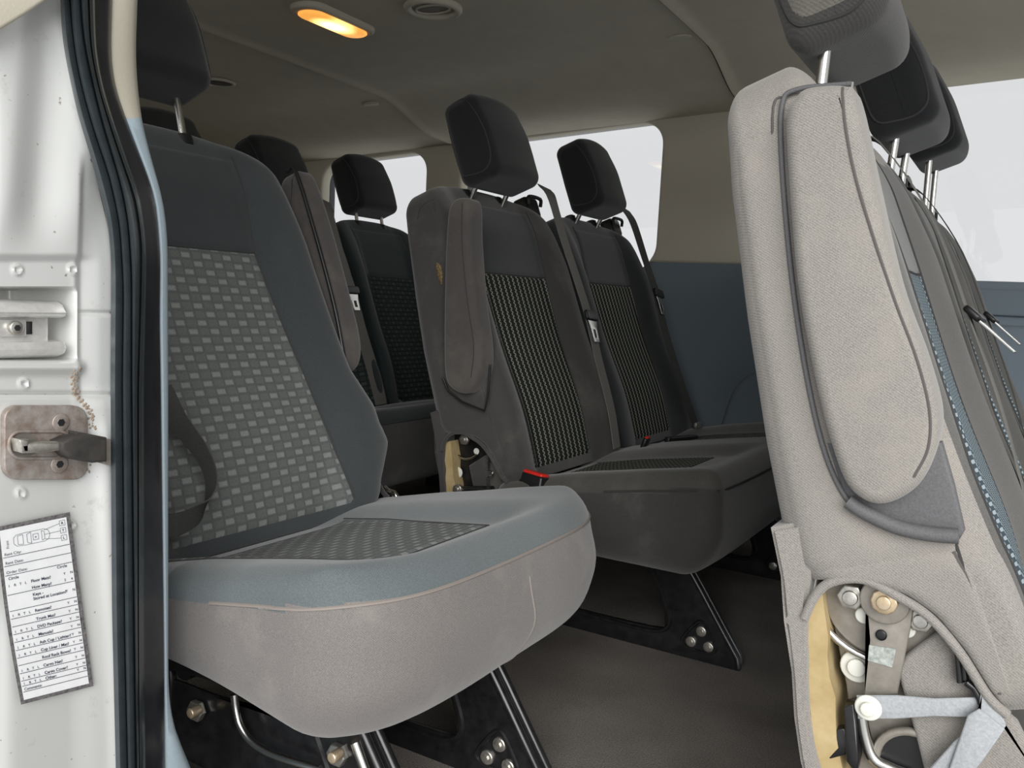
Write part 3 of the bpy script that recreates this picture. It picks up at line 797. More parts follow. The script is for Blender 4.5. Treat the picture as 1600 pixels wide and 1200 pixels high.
eb = [(1330, 131), (1245, 140), (1222, 165), (1222, 260), (1238, 440), (1263, 600), (1290, 710), (1320, 775), (1345, 795)]
bm = bmesh.new(); tube(bm, catmull([loc(at(px, py, Y=.797), D) for px, py in eb], 5), .0024, 8); mesh_obj('armrest_edge', bm, GREYPL, D)
# moulded plastic pan below the armrest
pan = [(1290, 690), (1318, 775), (1350, 802), (1400, 826), (1450, 838), (1500, 842), (1508, 828), (1492, 760), (1472, 690)]
bm = bmesh.new(); prism(bm, [((lambda p: (p.x-.475, p.z))(at(px, py, Y=.80))) for px, py in pan], 'y', -.2475, -.235, .003, 3); o = mesh_obj('armrest_pan', bm, GREYPL, D)
bm = bmesh.new(); tube(bm, catmull([loc(at(px, py, Y=.793), D) for px, py in ((1325, 783), (1350, 800), (1400, 823), (1450, 834), (1498, 838))], 5), .0065, 10); mesh_obj('pan_lip', bm, GREYPL, o)
for yy in (-.12, .50, 1.0): leg_frame(D, yy)
cross_bar(D, -.12, 1.02)
# belts of the far places
for k, tp in ((0, (1505, 480)), (1, (1535, 500))):
    yc = SP*k
    pts = [BK(yc+.262, .672, -.03), BK(yc+.255, .640, .0), BK(yc+.245, .52, .030), BK(yc+.235, .38, .036), BK(yc+.23, .25, .038), BK(yc+.225, .1, .03)]
    belt(D, pts, 3, WEB if k == 0 else WEBD, .042, (0, 1, 0), (.75, -.1, -.65))

# recliner, seen through the open cover of the near side (plane of the plate at Y=.83)
def pl(root, pix, Y): return [((lambda p: (p.x-root.location.x, p.z))(at(px, py, Y=Y))) for px, py in pix]
rec = empty('recliner', (0, 0, 0)); rec.parent = D
def plate(name, pix, Y, th, mat, parent, root=D, bev=.0015):
    bm = bmesh.new(); y = Y-root.location.y; prism(bm, pl(root, pix, Y), 'y', y, y+th, bev, 2); return mesh_obj(name, bm, mat, parent)
rec = plate('recliner_plate', [(1288, 905), (1300, 890), (1400, 890), (1480, 960), (1470, 1000), (1425, 1030), (1432, 1120), (1450, 1215), (1340, 1215), (1322, 1070)], .835, .006, OLIVE, D)
bm = bmesh.new(); c = at(1383, 940, Y=.829)-D.location
tube(bm, [(c.x+.062*cos(a), c.y-.003, c.z+.055*sin(a)) for a in [radians(k*9) for k in range(40)]], .0035, 8, True); mesh_obj('recliner_ring', bm, STEEL, rec)
bm = bmesh.new(); cyl(bm, (c.x, c.y+.004, c.z), 'y', .053, -.004, 40, .002); mesh_obj('recliner_disc', bm, OLIVE, rec)
plate('lever_plate', [(1350, 915), (1365, 890), (1410, 890), (1432, 925), (1422, 985), (1402, 1085), (1348, 1090), (1357, 1000)], .815, .004, OLIVE, rec)
def bolt(px, py, Y, r, mat, root, parent, h=.008, sides=None, cap=True):
    q = at(px, py, Y=Y)-root.location; bm = bmesh.new(); cyl(bm, (q.x, q.y, q.z), 'y', r, -h, 24, .0015, sides)
    if cap: cyl(bm, (q.x, q.y-h, q.z), 'y', r*.55, -.004, 14, .001)
    return mesh_obj('bolt', bm, mat, parent)
bolt(1331, 930, .825, .0125, ZINC, D, rec, .008, 6)
bolt(1383, 938, .813, .0210, OLIVE, D, rec, .003, None, False)
bolt(1383, 938, .810, .0115, BRASS, D, rec, .007, 10)
bolt(1440, 966, .825, .0115, ZINC, D, rec, .008, 6)
bolt(1350, 961, .825, .0075, WHITEPL, D, rec, .003, None, False)
bolt(1417, 983, .825, .0075, WHITEPL, D, rec, .003, None, False)
bolt(1340, 1040, .833, .0150, WHITEPL, D, rec, .004, None, True)
bolt(1377, 992, .8145, .0048, BLK, D, rec, .001, None, False)  # no bolt: flat black disc painted in for the dark of a hole
plate('paper_label', [(1358, 1008), (1400, 1014), (1394, 1043), (1356, 1032)], .8142, .001, noisy('scratched_label', (.22, .25, .24), (.5, .52, .48), 250, .6), rec, bev=0)
# hook, lower ring, side latch
bm = bmesh.new(); tube(bm, catmull([loc(at(px, py, Y=.822), D) for px, py in ((1345, 1110), (1352, 1150), (1365, 1185), (1390, 1200), (1420, 1212))], 5), .0055, 10)
mesh_obj('rail_edge', bm, STEEL, rec)
bm = bmesh.new(); q = at(1425, 1195, Y=.824)-D.location; tube(bm, [(q.x+.030*cos(radians(a)), q.y, q.z+.030*sin(radians(a))) for a in range(0, 181, 10)], .004, 8); mesh_obj('rail_edge', bm, OLIVE, rec)
bm = bmesh.new(); cyl(bm, (q.x, q.y+.006, q.z), 'y', .028, -.003, 24); mesh_obj('rail_hole', bm, BLK, rec)
plate('latch', [(1318, 1105), (1334, 1100), (1342, 1190), (1338, 1210), (1322, 1190)], .81, .02, BLKMETAL, rec)
plate('latch_tab', [(1295, 1143), (1320, 1138), (1328, 1178), (1292, 1188)], .815, .012, BLKMETAL, rec)
# cloth cheek of the cushion behind the strap
plate('cushion_flap', [(1400, 1045), (1415, 1025), (1470, 985), (1490, 985), (1545, 1090), (1590, 1130), (1640, 1230), (1450, 1230), (1430, 1150)], .818, .012, FB['side'], D, bev=.004)
# pale strap with rivet and slide
y0 = .806
s = plate('strap', [(1338, 1087), (1400, 1087), (1460, 1092), (1534, 1090), (1538, 1112), (1532, 1122), (1460, 1120), (1400, 1124), (1340, 1124)], y0, .003, STRAP, D)
bolt(1357, 1105, y0, .0115, WHITEPL, D, s, .003, None, True)
plate('strap_end', [(1532, 1080), (1560, 1100), (1572, 1135), (1545, 1170), (1500, 1215), (1440, 1215), (1490, 1160), (1528, 1128)], .800, .003, STRAP, D)
plate('strap_end', [(1512, 1118), (1530, 1108), (1570, 1140), (1535, 1190), (1515, 1215), (1478, 1215)], .796, .003, STRAP, D)
bm = bmesh.new(); tube(bm, [loc(at(px, py, Y=.808), D) for px, py in ((1498, 1010), (1505, 1018), (1508, 1062), (1500, 1066), (1496, 1018))], .0028, 8, True)
tube(bm, [loc(at(px, py, Y=.806), D) for px, py in ((1510, 1066), (1522, 1075), (1532, 1092), (1534, 1100))], .0035, 8); mesh_obj('strap_slide', bm, BLKMETAL, D)

# recliner of seat B
recB = plate('recliner_plate', [(700, 675), (730, 665), (770, 700), (770, 790), (705, 790)], 1.535, .006, BLKMETAL, B, B)
bolt(728, 686, 1.52, .012, ZINC, B, recB, .01, 6); bolt(745, 705, 1.53, .007, WHITEPL, B, recB, .003, None, False); bolt(716, 738, 1.528, .012, WHITEPL, B, recB, .003, None, False)
bm = bmesh.new(); q = at(728, 688, Y=1.528)-B.location; tube(bm, [(q.x+.040*cos(radians(a)), q.y, q.z+.040*sin(radians(a))) for a in range(150, 330, 10)], .003, 8); mesh_obj('recliner_ring', bm, STEEL, recB)
plate('cushion_flap', [(732, 728), (760, 710), (800, 765), (790, 790), (745, 790)], 1.515, .01, FB['sideshaded'], B, B, .003)
bm = bmesh.new(); tube(bm, [loc(at(px, py, Y=1.505), B) for px, py in ((717, 765), (770, 765))], .008, 10); mesh_obj('release_lever', bm, BLKMETAL, B)
bolt(717, 764, 1.50, .011, ZINC, B, recB, .008)
bm = bmesh.new(); tube(bm, [loc(at(px, py, Y=1.50), B) for px, py in ((763, 712), (763, 735), (770, 738), (770, 742), (762, 745), (762, 768))], .0025, 6); mesh_obj('wire_clip', bm, STEEL, B)

# ------------------------------------------------------------------ rear bench E
Eb = empty('rear_bench_seat', (-1.34, 2.403-SP, 0), 'dark teal rear bench behind the others with woven block panels', 'seat')
EC = {-1: -.30, 0: .10, 1: SP}
for k in range(-1, 2):
    PE = dict(main='teal', upper='teal', pat='brickdark', side='teal', arch=-.055, smin=-.015, wl=[(0, .213), (1, .213)], wr=[(0, .213), (1, .213)],
              ins_l=[(0, -.172), (.45, -.137), (.66, -.13)], ins_r=[(0, .16), (.45, .14), (.66, .14)], foam=False)
    backrest(Eb, EC[k], PE)
    headrest(Eb, EC[k], -.005 if k == 1 else -.02, dn=.01)
belt_guide(Eb, .31)
PCE = dict(skirt='sideshaded', topm='teal', pat='brickdark', centres=(-SP, 0, SP), bow=.02, zb=.17)
cushion(Eb, -SP-.25, SP+.25, PCE)
for yy in (-.6, -.12, .62): leg_frame(Eb, yy)
cross_bar(Eb, -.6, .64)
e1 = [loc(onback(px, py, -1.34, n_), Eb) for px, py, n_ in ((505, 312, .0), (512, 335, .03), (530, 400, .04), (548, 455, .045), (562, 510, .045), (580, 570, .04), (596, 632, .035))]
belt(Eb, e1, 3, WEB, .055)

# ------------------------------------------------------------------ rear door pillar: painted panel, rubber seal, inner trim
PX = -.72
S0 = [(-90, 96), (0, 95), (37, 96), (75, 100), (125, 110), (180, 122), (237, 140), (300, 157), (340, 168), (400, 174), (600, 173), (950, 175), (1200, 181), (1330, 184)]
S1 = [(-90, 108), (0, 110), (50, 114), (95, 120), (150, 132), (212, 150), (275, 172), (350, 188), (450, 194), (600, 192), (1000, 196), (1330, 203)]
S2 = [(-90, 125), (0, 127), (62, 132), (125, 145), (187, 160), (240, 176), (295, 192), (350, 202), (425, 207), (600, 207), (1000, 211), (1330, 216)]
S3 = [(-90, 138), (0, 140), (75, 143), (137, 155), (205, 176), (260, 195), (310, 213), (380, 223), (475, 221), (600, 217), (1000, 217), (1330, 219)]
S4 = [(-90, 180), (0, 178), (62, 176), (95, 176), (137, 182), (180, 197), (232, 217), (295, 241), (325, 247), (400, 253), (500, 252), (600, 254), (1000, 259), (1330, 262)]
S5 = [(-90, 216), (0, 215), (75, 212), (125, 214), (186, 221), (232, 232), (295, 250), (325, 257), (375, 262), (600, 263), (1060, 263), (1100, 265), (1140, 273), (1200, 298), (1330, 350)]
def smooth_tab(tab, py):
    return (interp(py-24, tab)+interp(py, tab)*2+interp(py+24, tab))/4
PYS = [-84+i*12 for i in range(117)]
def lerp_c(a, b, t): return lambda py: smooth_tab(a, py)*(1-t)+smooth_tab(b, py)*t
def loft(cols, name, mat, kind=None, parent=None, thick=0):
    bm = bmesh.new()
    G = [[bm.verts.new(at(c(py), py, X=x)) for c, x in cols] for py in PYS]
    for A_, B_ in zip(G, G[1:]):
        for k in range(len(cols)-1): bm.faces.new((A_[k], A_[k+1], B_[k+1], B_[k]))
    return mesh_obj(name, bm, mat, parent, kind=kind)
def gauss(v, c, s_): return math.exp(-((v-c)/s_)**2)
def paneldepth(px, py):
    d = 0
    d += .003*sin(px*.055+py*.004)*sstep(420, 300, py)
    d -= .004*sstep(396, 410, py)*sstep(165, 110, px)                # pressed step
    inside = sstep(448, 460, py)*sstep(566, 558, py)*sstep(126, 104, px)
    d -= .085*inside
    d += .006*gauss(py, 574, 9)*sstep(145, 120, px)
    d -= .004*gauss(py, 617, 2.5)
    d -= .005*sstep(120, 134, px)*sstep(230, 300, py)*sstep(640, 600, py)
    d -= .003*gauss(py, 490, 2.5)*sstep(128, 134, px)
    d += .004*gauss(px-20*sstep(700, 1200, py), 165, 14)*sstep(640, 700, py)
    for cx, cy in ((31, 422), (118, 421), (42, 600), (37, 772), (114, 822)):
        r = hypot(px-cx, py-cy)
        d += .0016*gauss(r, 6.5, 2.0)-.0008*gauss(r, 0, 4)
    d -= .010*sstep(0, -60, px)
    d += .004*gauss(px+py*.01, 8, 18)*sstep(830, 1000, py)*-1
    return d
bm = bmesh.new(); G = []
pyl = [-90+i*3.2 for i in range(445)]
for py in pyl:
    xr = smooth_tab(S0, py)+6; row = []
    for i in range(91):
        px = -130+(xr+130)*(i/90)**.8
        p = at(px, py, X=PX); row.append(bm.verts.new((p.x+paneldepth(px, py), p.y, p.z)))
    G.append(row)
for A_, B_ in zip(G, G[1:]):
    for k in range(90): bm.faces.new((A_[k], A_[k+1], B_[k+1], B_[k]))
mesh_obj('wall_right', bm, PAINT, kind='structure')
c = lambda t: (lambda py: smooth_tab(t, py))
seal = loft([(lambda py: smooth_tab(S0, py)-1, PX-.004), (c(S0), PX+.006), (lerp_c(S0, S1, .35), PX+.010), (lerp_c(S0, S1, .85), PX+.008), (lerp_c(S0, S1, .97), PX+.002), (c(S1), PX+.010), (lerp_c(S1, S2, .25), PX+.014), (lerp_c(S1, S2, .7), PX+.013), (lerp_c(S1, S2, .93), PX+.004), (c(S2), PX+.013), (lerp_c(S2, S3, .25), PX+.017), (lerp_c(S2, S3, .65), PX+.015), (lerp_c(S2, S3, .92), PX+.005), (c(S3), PX+.012), (lerp_c(S3, S4, .10), PX+.010), (lerp_c(S3, S4, .22), PX-.004)], 'door_seal', RUBG)
tag(seal, 'black ribbed rubber seal curving down the rear edge of the door opening', 'seal')
bm = bmesh.new()
loft([(lerp_c(S3, S4, .16), PX-.006), (lerp_c(S3, S4, .3), PX-.010), (lerp_c(S3, S4, .6), PX-.014), (lerp_c(S3, S4, .9), PX-.022), (c(S4), PX-.040)], 'trim_5', RUB, kind='structure'); bm.free()
# inner pillar trim: beige above, pale blue below
PYS_ALL = PYS
PYS = [p for p in PYS_ALL if p < 184]+[185]
loft([(lambda py: smooth_tab(S4, py)-3, PX-.030), (lerp_c(S4, S5, .15), PX-.028), (lerp_c(S4, S5, .8), PX-.030), (c(S5), PX-.045), (lambda py: smooth_tab(S5, py)-6, PX-.12)], 'trim_6', BEIGE, kind='structure')
PYS = [184]+[p for p in PYS_ALL if p > 184]
loft([(lambda py: smooth_tab(S4, py)-3, PX-.030), (lerp_c(S4, S5, .15), PX-.028), (lerp_c(S4, S5, .8), PX-.030), (c(S5), PX-.045), (lambda py: smooth_tab(S5, py)-6, PX-.12)], 'trim_7', BLUEL, kind='structure')
PYS = PYS_ALL
# beige edge of the upper moulding at the outside corner
def outl(pix, X): return [(at(px, py, X=X).y, at(px, py, X=X).z) for px, py in pix]
bm = bmesh.new(); prism(bm, outl([(-130, -60), (150, -60), (72, 0), (36, 24), (0, 46), (-60, 80), (-130, 110)], PX+.02), 'x', PX+.008, PX+.024, .003); mesh_obj('trim_8', bm, BEIGE, kind='structure')
# the near side wall runs on behind the pillar
nw = curve_plate('wall_right', [(-3.05, 0), (-.80, 0), (-.80, 1.40), (-3.05, 1.40)], [rrect(-1.9, .80, -1.05, 1.24, .09), rrect(-2.75, .80, -2.05, 1.22, .09)], lambda x, y, z: (x, .36+z, y), .04, .006, BEIGE, kind='structure')

# sliding door track end
tr = empty('door_track', (PX, at(40, 512, X=PX).y, at(40, 512, X=PX).z), 'bright steel door track end with socket bolt in the painted pillar recess', 'door track')
def yz(px, py): p = at(px, py, X=PX-.012); return p.y-tr.location.y, p.z-tr.location.z
def bar(name, py0, py1, px1, prof, mat):
    ya = yz(-130, 500)[0]; yb = yz(px1, 500)[0]; za = yz(30, py1)[1]; zb = yz(30, py0)[1]
    bm = bmesh.new(); poly = [(x, za+(zb-za)*t) for x, t in prof]
    prism(bm, poly, 'y', ya, yb, .0012, 2); return mesh_obj(name, bm, mat, tr)
SATIN = noisy('satin_track_steel', (.70, .69, .67), (.85, .84, .82), 120, .3, .5)
bar('upper_rail', 469, 495, 96, [(-.030, 0), (-.012, -.05), (-.006, .05), (-.004, .3), (-.010, .8), (-.018, 1), (-.030, 1)], SATIN)
bar('lower_rail', 533, 560, 95, [(-.030, 0), (-.016, 0), (-.006, .25), (-.003, .55), (-.006, .95), (-.030, 1)], SATIN)
br = bar('bracket', 496, 534, 82, [(-.030, 0), (-.018, 0), (-.018, 1), (-.030, 1)], SATIN)
bar('bracket_plate', 500, 526, 44, [(-.020, 0), (-.014, 0), (-.014, 1), (-.020, 1)], SATIN)
bm = bmesh.new(); q = yz(24, 512); cyl(bm, (-.014, q[0], q[1]), 'x', .0058, .005, 24, .0012); bo = mesh_obj('bolt', bm, ZINC, tr)
bm = bmesh.new(); cyl(bm, (-.0088, q[0], q[1]), 'x', .0028, .0004, 6); mesh_obj('socket', bm, BLK, bo)
bm = bmesh.new(); prism(bm, [(yz(a, b_)) for a, b_ in ((46, 503), (56, 503), (56, 523), (46, 523))], 'x', -.020, -.0165, .001); mesh_obj('slot', bm, BLKMETAL, tr)

# door striker
st = empty('door_striker', (PX, at(75, 692, X=PX).y, at(75, 692, X=PX).z), 'dirty steel door striker plate with two screws and black rubber wedge on the pillar', 'door striker')
def yz2(px, py, X=PX+.003): p = at(px, py, X=X); return p.y-st.location.y, p.z-st.location.z
def rr_px(x0, y0_, x1, y1_, r):
    return [yz2(a, b_) for a, b_ in rrect(x0, y0_, x1, y1_, r, 5)]
bm = bmesh.new(); prism(bm, rr_px(7, 634, 138, 750, 22), 'x', -.004, .003, .0012); mesh_obj('plate', bm, RUST, st)
bm = bmesh.new(); P_ = [yz2(a, b_) for a, b_ in rrect(13, 674, 112, 716, 20, 6)]
tube(bm, [(.0035, a, b_) for a, b_ in P_], .0016, 8, True); mesh_obj('cup_rim', bm, RUST, st)
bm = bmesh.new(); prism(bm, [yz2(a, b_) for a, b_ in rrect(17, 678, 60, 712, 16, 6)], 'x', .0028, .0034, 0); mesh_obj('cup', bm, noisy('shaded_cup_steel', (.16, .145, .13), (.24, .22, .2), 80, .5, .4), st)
for cx, cy in ((94, 660), (92, 725)):
    bm = bmesh.new(); q = yz2(cx, cy); cyl(bm, (.003, q[0], q[1]), 'x', .0078, .0016, 28, .0007); sc_ = mesh_obj('screw', bm, RUST, st)
    bm = bmesh.new(); cyl(bm, (.0046, q[0], q[1]), 'x', .0034, .0004, 6); mesh_obj('socket', bm, BLKMETAL, sc_)
bm = bmesh.new(); prism(bm, [yz2(a, b_, PX+.016) for a, b_ in ((30, 694), (62, 690), (106, 690), (106, 702), (66, 707), (34, 708))], 'x', .010, .018, .0018); prism(bm, [yz2(a, b_, PX+.016) for a, b_ in ((28, 686), (44, 686), (44, 707), (32, 707))], 'x', .0, .018, .0015)
mesh_obj('striker_bar', bm, ZINC, st)
bm = bmesh.new(); prism(bm, [yz2(a, b_, PX+.014) for a, b_ in ((88, 689), (104, 682), (128, 677), (160, 682), (160, 720), (138, 722), (104, 716), (88, 702))], 'x', .002, .022, .003, 3); prism(bm, [yz2(a, b_, PX+.014) for a, b_ in ((118, 674), (160, 682), (160, 690), (120, 686))], 'x', .002, .014, .001)
mesh_obj('rubber_wedge', bm, noisy('worn_black_rubber', (.03, .028, .027), (.06, .055, .05), 60, .6), st)
bm = bmesh.new(); prism(bm, [yz2(a, b_, PX+.010) for a, b_ in ((160, 684), (172, 686), (172, 728), (160, 724))], 'x', -.006, .012, .001); mesh_obj('bracket', bm, OLIVE, st)
# brown grime along the weld below the track
random.seed(5); bm = bmesh.new()
for i in range(90):
    t = i/89; cx = interp(t, [(0, 122), (.3, 122), (.5, 128), (.7, 142), (1, 146)])+random.uniform(-7, 7)*(1-.4*t); cy = 575+t*95
    if t > .55 and random.random() < .3: cx, cy = 138+random.uniform(-4, 5), 722+random.uniform(-10, 18)
    p = at(cx, cy, X=PX+.0005); rr = random.uniform(.0006, .0018)
    bmesh.ops.create_icosphere(bm, subdivisions=1, radius=rr, matrix=Matrix.Translation((PX+paneldepth(cx, cy)+.0002, p.y, p.z)) @ Matrix.Diagonal((.35, 1, 1, 1)))
o = mesh_obj('grime', bm, GRIME); tag(o, 'brown crusty dirt on the pillar between the track and the striker', 'dirt'); o['kind'] = 'stuff'

# checklist sticker on the pillar
TL, TR, BR, BL = (-7, 824), (109, 800), (146, 1072), (33, 1101)
def stk(a, b_, lift=0):
    u, v = a/112, b_/275
    px = (TL[0]*(1-u)+TR[0]*u)*(1-v)+(BL[0]*(1-u)+BR[0]*u)*v; py = (TL[1]*(1-u)+TR[1]*u)*(1-v)+(BL[1]*(1-u)+BR[1]*u)*v
    px += -4*sin(pi*v)*(1-u)
    p = at(px, py, X=PX+.0028); return Vector((p.x+lift+paneldepth(px, py)*0, p.y, p.z))
s0_ = stk(56, 137)
sk = empty('checklist_sticker', s0_, 'white paper checklist sticker with dark border stuck low on the painted pillar', 'sticker')
INK = new_mat('blue_black_ink', (.03, .035, .07), .8)[0]
def quad_grid(a0, b0, a1, b1, lift, nx=8, ny=20, bm=None):
    own = bm or bmesh.new()
    G = [[own.verts.new(stk(a0+(a1-a0)*i/nx, b0+(b1-b0)*j/ny, lift)-s0_) for i in range(nx+1)] for j in range(ny+1)]
    for j in range(ny):
        for i in range(nx): own.faces.new((G[j][i], G[j][i+1], G[j+1][i+1], G[j+1][i]))
    return own
mesh_obj('border', quad_grid(0, 0, 112, 275, 0), noisy('dark_worn_border', (.06, .055, .06), (.2, .19, .19), 300, .7), sk)
mesh_obj('paper', quad_grid(5, 6.5, 105.5, 269, .0004), noisy('white_paper', (.72, .73, .74), (.80, .81, .82), 60, .7), sk)
bm = bmesh.new()
def rule(a0, b0, a1, b1, w_=.7):
    d = Vector((a1-a0, b1-b0)).normalized(); n = Vector((-d.y, d.x))*w_/2
    vs = [bm.verts.new(stk(x, y, .0007)-s0_) for x, y in ((a0+n.x, b0+n.y), (a1+n.x, b1+n.y), (a1-n.x, b1-n.y), (a0-n.x, b0-n.y))]; bm.faces.new(vs)
rules = [49, 62.5, 77, 107, 132, 144, 156, 168, 180, 192.5, 204.5, 216, 228.5, 240, 248, 257]
for b_ in rules: rule(6, b_, 105, b_, .8)
def loop_(pts): 
    for p, q in zip(pts, pts[1:]+pts[:1]): rule(*p, *q, .5)
loop_([(24, 22), (28, 18), (40, 17), (70, 17), (76, 20), (78, 26), (76, 33), (70, 36), (40, 36), (28, 35), (24, 31)])
loop_([(44, 20), (50, 18), (50, 35), (44, 33)]); loop_([(53, 22), (61, 22), (61, 31), (53, 31)]); loop_([(66, 19), (70, 21), (70, 32), (66, 34)])
loop_([(30, 20), (38, 19), (38, 34), (30, 33)])
for yy, tb in ((14, 19), (25.5, 26), (37, 33)):
    loop_([(94, yy-4), (102, yy-4), (102, yy+4), (94, yy+4)]); rule(70, tb, 94, yy, .5)
mesh_obj('printed_lines', bm, INK, sk, smooth=False)
def stext(txt, a, b_, size, bold=0, rot=False, parent=None):
    cu = bpy.data.curves.new('t', 'FONT'); cu.body = txt; cu.size = size; cu.offset = bold
    t = bpy.data.objects.new('t', cu); COL.objects.link(t); bpy.context.view_layer.update()
    me = bpy.data.meshes.new_from_object(t.evaluated_get(bpy.context.evaluated_depsgraph_get()))
    V = [(v.co.x, v.co.y) for v in me.vertices]; Fc = [tuple(p.vertices) for p in me.polygons]
    bpy.data.objects.remove(t); bpy.data.curves.remove(cu); bpy.data.meshes.remove(me)
    return [((a+x, b_-y) if not rot else (a-y, b_-x)) for x, y in V], Fc
bm = bmesh.new()
def put(*a, **k):
    V, Fc = stext(*a, **k); vs = [bm.verts.new(stk(x, y, .0008)-s0_) for x, y in V]
    for f in Fc:
        try: bm.faces.new([vs[i] for i in f])
        except ValueError: pass
put('Front', 16, 36, 5.5, rot=True)
for ch, yy in (('R', 14), ('T', 25.5), ('L', 37)): put(ch, 96.3, yy+2, 5.5, .1)
put('x', 55.5, 28, 5, .1)
put('Rent City:', 8, 46.5, 6.2); put('Rent Date:', 8, 60, 6.2); put('Order Date:', 8, 74.5, 6.2)
put('Circle', 10, 84, 6.2, .08); put('Circle', 82, 79.5+3, 6, .08)
rows = [('Floor Mats?', 95, 1), ('How Many?', 105, 0), ('Keys -', 116, 2), ('Stored at Location?', 122.5, 0), ('Remotes?', 130 +12-12+11, 1), ('Trunk Mat?', 154, 0), ('DVD Package?', 166, 1), ('Manuals?', 178, 1), ('Ash Cup / Lighter?', 190.5, 1), ('Cup Liner / Mat?', 202.5, 1), ('Roof Rack Bows?', 214, 0), ('Cargo Net?', 226.5, 1), ('Cargo Cover?', 238, 1), ('Other:', 246.5, 1)]
for tx, b_, fl in rows:
    if fl == 1:
        for i, ch in enumerate('IRTL'): put(ch, 9+i*8, b_, 5.2, .06)
    put(tx, 42, b_, 6.2, .12)
    if tx not in ('Keys -', 'How Many?'): put('Y', 90, b_-1, 5.2, .06); put('N', 100, b_-1, 5.2, .06)
    if tx == 'How Many?': put('2', 90, b_-1, 5.2, .06); put('4', 100, b_-1, 5.2, .06)
put('Comments:', 8, 255, 5.8, .06)
mesh_obj('printed_text', bm, INK, sk, smooth=False)

# ------------------------------------------------------------------ things on the headliner
def cz(x, y): return ceil_z(x, y)
lx, ly = -1.585, 1.70
dl = empty('dome_light', (lx, ly, cz(lx, ly)), 'lit amber dome light on the headliner', 'ceiling light')
bm = bmesh.new(); prism(bm, rrect(-.050, -.130, .050, .130, .048, 8), 'z', -.012, .02, .008, 4); mesh_obj('bezel', bm, BEIGE, dl)
ml = bpy.data.materials.new('lit_lens'); ml.use_nodes = True; nt = ml.node_tree; b = nt.nodes['Principled BSDF']; b.inputs['Base Color'].default_value = (.9, .5, .15, 1); b.inputs['Roughness'].default_value = .3
tc = nt.nodes.new('ShaderNodeTexCoord'); sp_ = nt.nodes.new('ShaderNodeTexGradient'); sp_.gradient_type = 'SPHERICAL'; mp = nt.nodes.new('ShaderNodeMapping'); mp.inputs['Scale'].default_value = (20, 13, 8)
nt.links.new(tc.outputs['Object'], mp.inputs[0]); nt.links.new(mp.outputs[0], sp_.inputs[0])
rmp = nt.nodes.new('ShaderNodeValToRGB'); rmp.color_ramp.elements[0].color = (.95, .40, .07, 1); rmp.color_ramp.elements[1].color = (1, .85, .35, 1); rmp.color_ramp.elements[1].position = .6
nt.links.new(sp_.outputs[0], rmp.inputs[0]); nt.links.new(rmp.outputs[0], b.inputs['Emission Color'])
st_ = math_(nt, 'ADD', 1.2, math_(nt, 'MULTIPLY', sp_.outputs[0], 4.0)); nt.links.new(st_, b.inputs['Emission Strength'])
bm = bmesh.new(); prism(bm, rrect(-.036, -.108, .036, .108, .034, 8), 'z', -.020, -.008, .008, 4); mesh_obj('lens', bm, ml, dl)
vx, vy = -1.32, 1.76
vt = empty('ceiling_vent', (vx, vy, cz(vx, vy)), 'round beige vent ring with a slotted centre on the headliner', 'vent')
bm = bmesh.new(); tube(bm, [(.062*cos(a), .062*sin(a), -.002) for a in [radians(9*k) for k in range(40)]], .010, 10, True); mesh_obj('ring', bm, BEIGE, vt)
bm = bmesh.new(); prism(bm, [(.045*cos(radians(12*k)), .026*sin(radians(12*k))) for k in range(30)], 'z', -.004, .01, .002); mesh_obj('slot', bm, noisy('recess_plastic', (.25, .23, .18), (.3, .27, .22), 100, .7), vt)
bm = bmesh.new(); tube(bm, [(.047*cos(radians(12*k)), .028*sin(radians(12*k)), -.005) for k in range(30)], .003, 8, True); mesh_obj('slot_rim', bm, BEIGE, vt)
wx, wy = -2.30, 1.95
sp2 = empty('ceiling_speaker', (wx, wy, cz(wx, wy)), 'small dark round opening in the rear headliner beside the door seat headrest', 'speaker')
bm = bmesh.new(); cyl(bm, (0, 0, -.004), 'z', .045, .01, 28, .002); mesh_obj('grille', bm, BLK, sp2)
bm = bmesh.new(); tube(bm, [(.047*cos(radians(12*k)), .047*sin(radians(12*k)), -.003) for k in range(30)], .005, 8, True); mesh_obj('ring', bm, BEIGE, sp2)
for (x, y), lab in (((-2.02, 2.36), 'small oval plug in the rear headliner above the rear bench'), ((-.87, 2.24), 'small oval plug in the headliner beside the joint near the front window')):
    bm = bmesh.new(); prism(bm, [(.034*cos(radians(15*k)), .016*sin(radians(15*k))) for k in range(24)], 'z', -.004, .006, .002)
    o = mesh_obj('headliner_plug', bm, BEIGE); o.location = (x, y, cz(x, y)); tag(o, lab, 'plug', None)

# steel bracket and bent rim under the near side of the door seat
br_ = plate('side_bracket', [(240, 1050), (330, 1085), (430, 1120), (560, 1150), (590, 1190), (610, 1260), (240, 1260)], .745, .006, BLKMETAL, A, A)
bm = bmesh.new(); tube(bm, catmull([loc(at(px, py, Y=.725), A) for px, py in ((366, 1085), (369, 1110), (376, 1135), (392, 1158), (420, 1176), (460, 1190), (500, 1202))], 5), .0048, 8); mesh_obj('bent_rod', bm, STEEL, A)
for px_, py_ in ((312, 1108), (532, 1176)):
    bolt(px_, py_, .742, .014, ZINC, A, br_, .010, 6, False); bolt(px_, py_, .732, .0065, BRASS, A, br_, .016, None, False)
bm = bmesh.new(); tube(bm, [loc(at(px, py, Y=.73), A) for px, py in ((555, 1160), (575, 1215))], .006, 8); mesh_obj('support_edge', bm, STEEL, A)

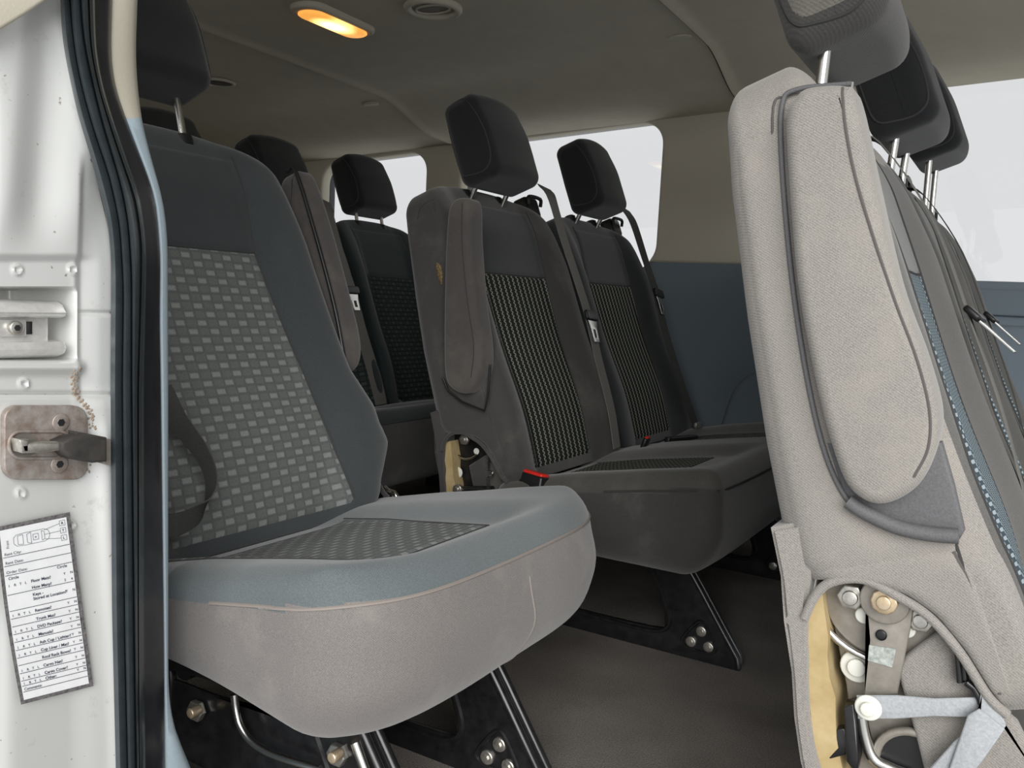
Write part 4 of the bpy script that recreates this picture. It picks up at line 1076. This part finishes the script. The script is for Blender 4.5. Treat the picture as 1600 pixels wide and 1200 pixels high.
# extra stitched seams and small fittings
def side_seam(obj, root, pix, Y, name='seam', mat=None, r=.0013):
    bv = bvh_of(obj); Q = []
    for p in catmull([loc(at(px, py, Y=Y), root) for px, py in pix], 6):
        q = cast(bv, Vector((p.x, -1.0, p.z)), Vector((0, 1, 0)))
        if q is not None: Q.append(q)
    if len(Q) > 2:
        bm = bmesh.new(); tube(bm, Q, r, 6); mesh_obj(name, bm, mat or SEAM, obj)
def child(root, name): return [o for o in root.children if o.name.split('.')[0] == name][0]
SEAMT = new_mat('taupe_seam', (.11, .10, .095), .9)[0]
dbk = child(D, 'backrest'); dar = child(D, 'armrest')
side_seam(dbk, D, [(1225, 150), (1208, 168), (1210, 300), (1222, 420), (1245, 590), (1268, 700), (1300, 772), (1350, 812)], .80, mat=SEAMT)
side_seam(dbk, D, [(1490, 862), (1512, 905), (1535, 975), (1552, 1040), (1562, 1085)], .80, mat=SEAMT, r=.0018)
side_seam(dar, D, [(1316, 136), (1322, 200), (1338, 280), (1368, 380), (1400, 475), (1432, 560), (1452, 640), (1450, 700), (1428, 745)], .775, mat=SEAMT)
bbk = child(B, 'backrest'); bar_ = child(B, 'armrest')
side_seam(bbk, B, [(700, 300), (664, 318), (653, 340), (651, 400), (660, 480), (675, 560), (690, 615)], 1.49)
side_seam(bar_, B, [(722, 318), (722, 380), (730, 467), (740, 540), (736, 590)], 1.455)
# torn spot showing foam on the side of the middle bench
q = loc(at(687, 425, Y=1.49), B); bm = bmesh.new(); prism(bm, catmull([(q.x-.008, q.z+.018, 0), (q.x+.004, q.z+.012, 0), (q.x+.010, q.z-.010, 0), (q.x+.008, q.z-.026, 0), (q.x-.002, q.z-.008, 0)], 4, True), 'y', -.2545, -.249, .0005, 1)
mesh_obj('torn_spot', bm, noisy('torn_foam', (.30, .22, .10), (.04, .03, .02), 220, .95), bbk)
# belt end fitting by the far rear corner of the middle bench, and the one behind the door seat
q = loc(at(1088, 664, Y=2.42), B); bm = bmesh.new(); prism(bm, rrect(q.y-.022, q.z-.008, q.y+.022, q.z+.008, .003, 2), 'x', q.x, q.x+.008, .001); mesh_obj('belt_anchor', bm, ZINC, B)
bm = bmesh.new(); P_ = [loc(at(px, py, Y=1.32), A) for px, py in ((600, 762), (607, 768), (617, 772), (622, 786), (626, 800))]
tube(bm, catmull(P_, 4), .006, 8); tube(bm, [loc(at(px, py, Y=1.32), A) for px, py in ((603, 768), (606, 784), (614, 796))], .004, 8); mesh_obj('belt_anchor', bm, STEEL, A)
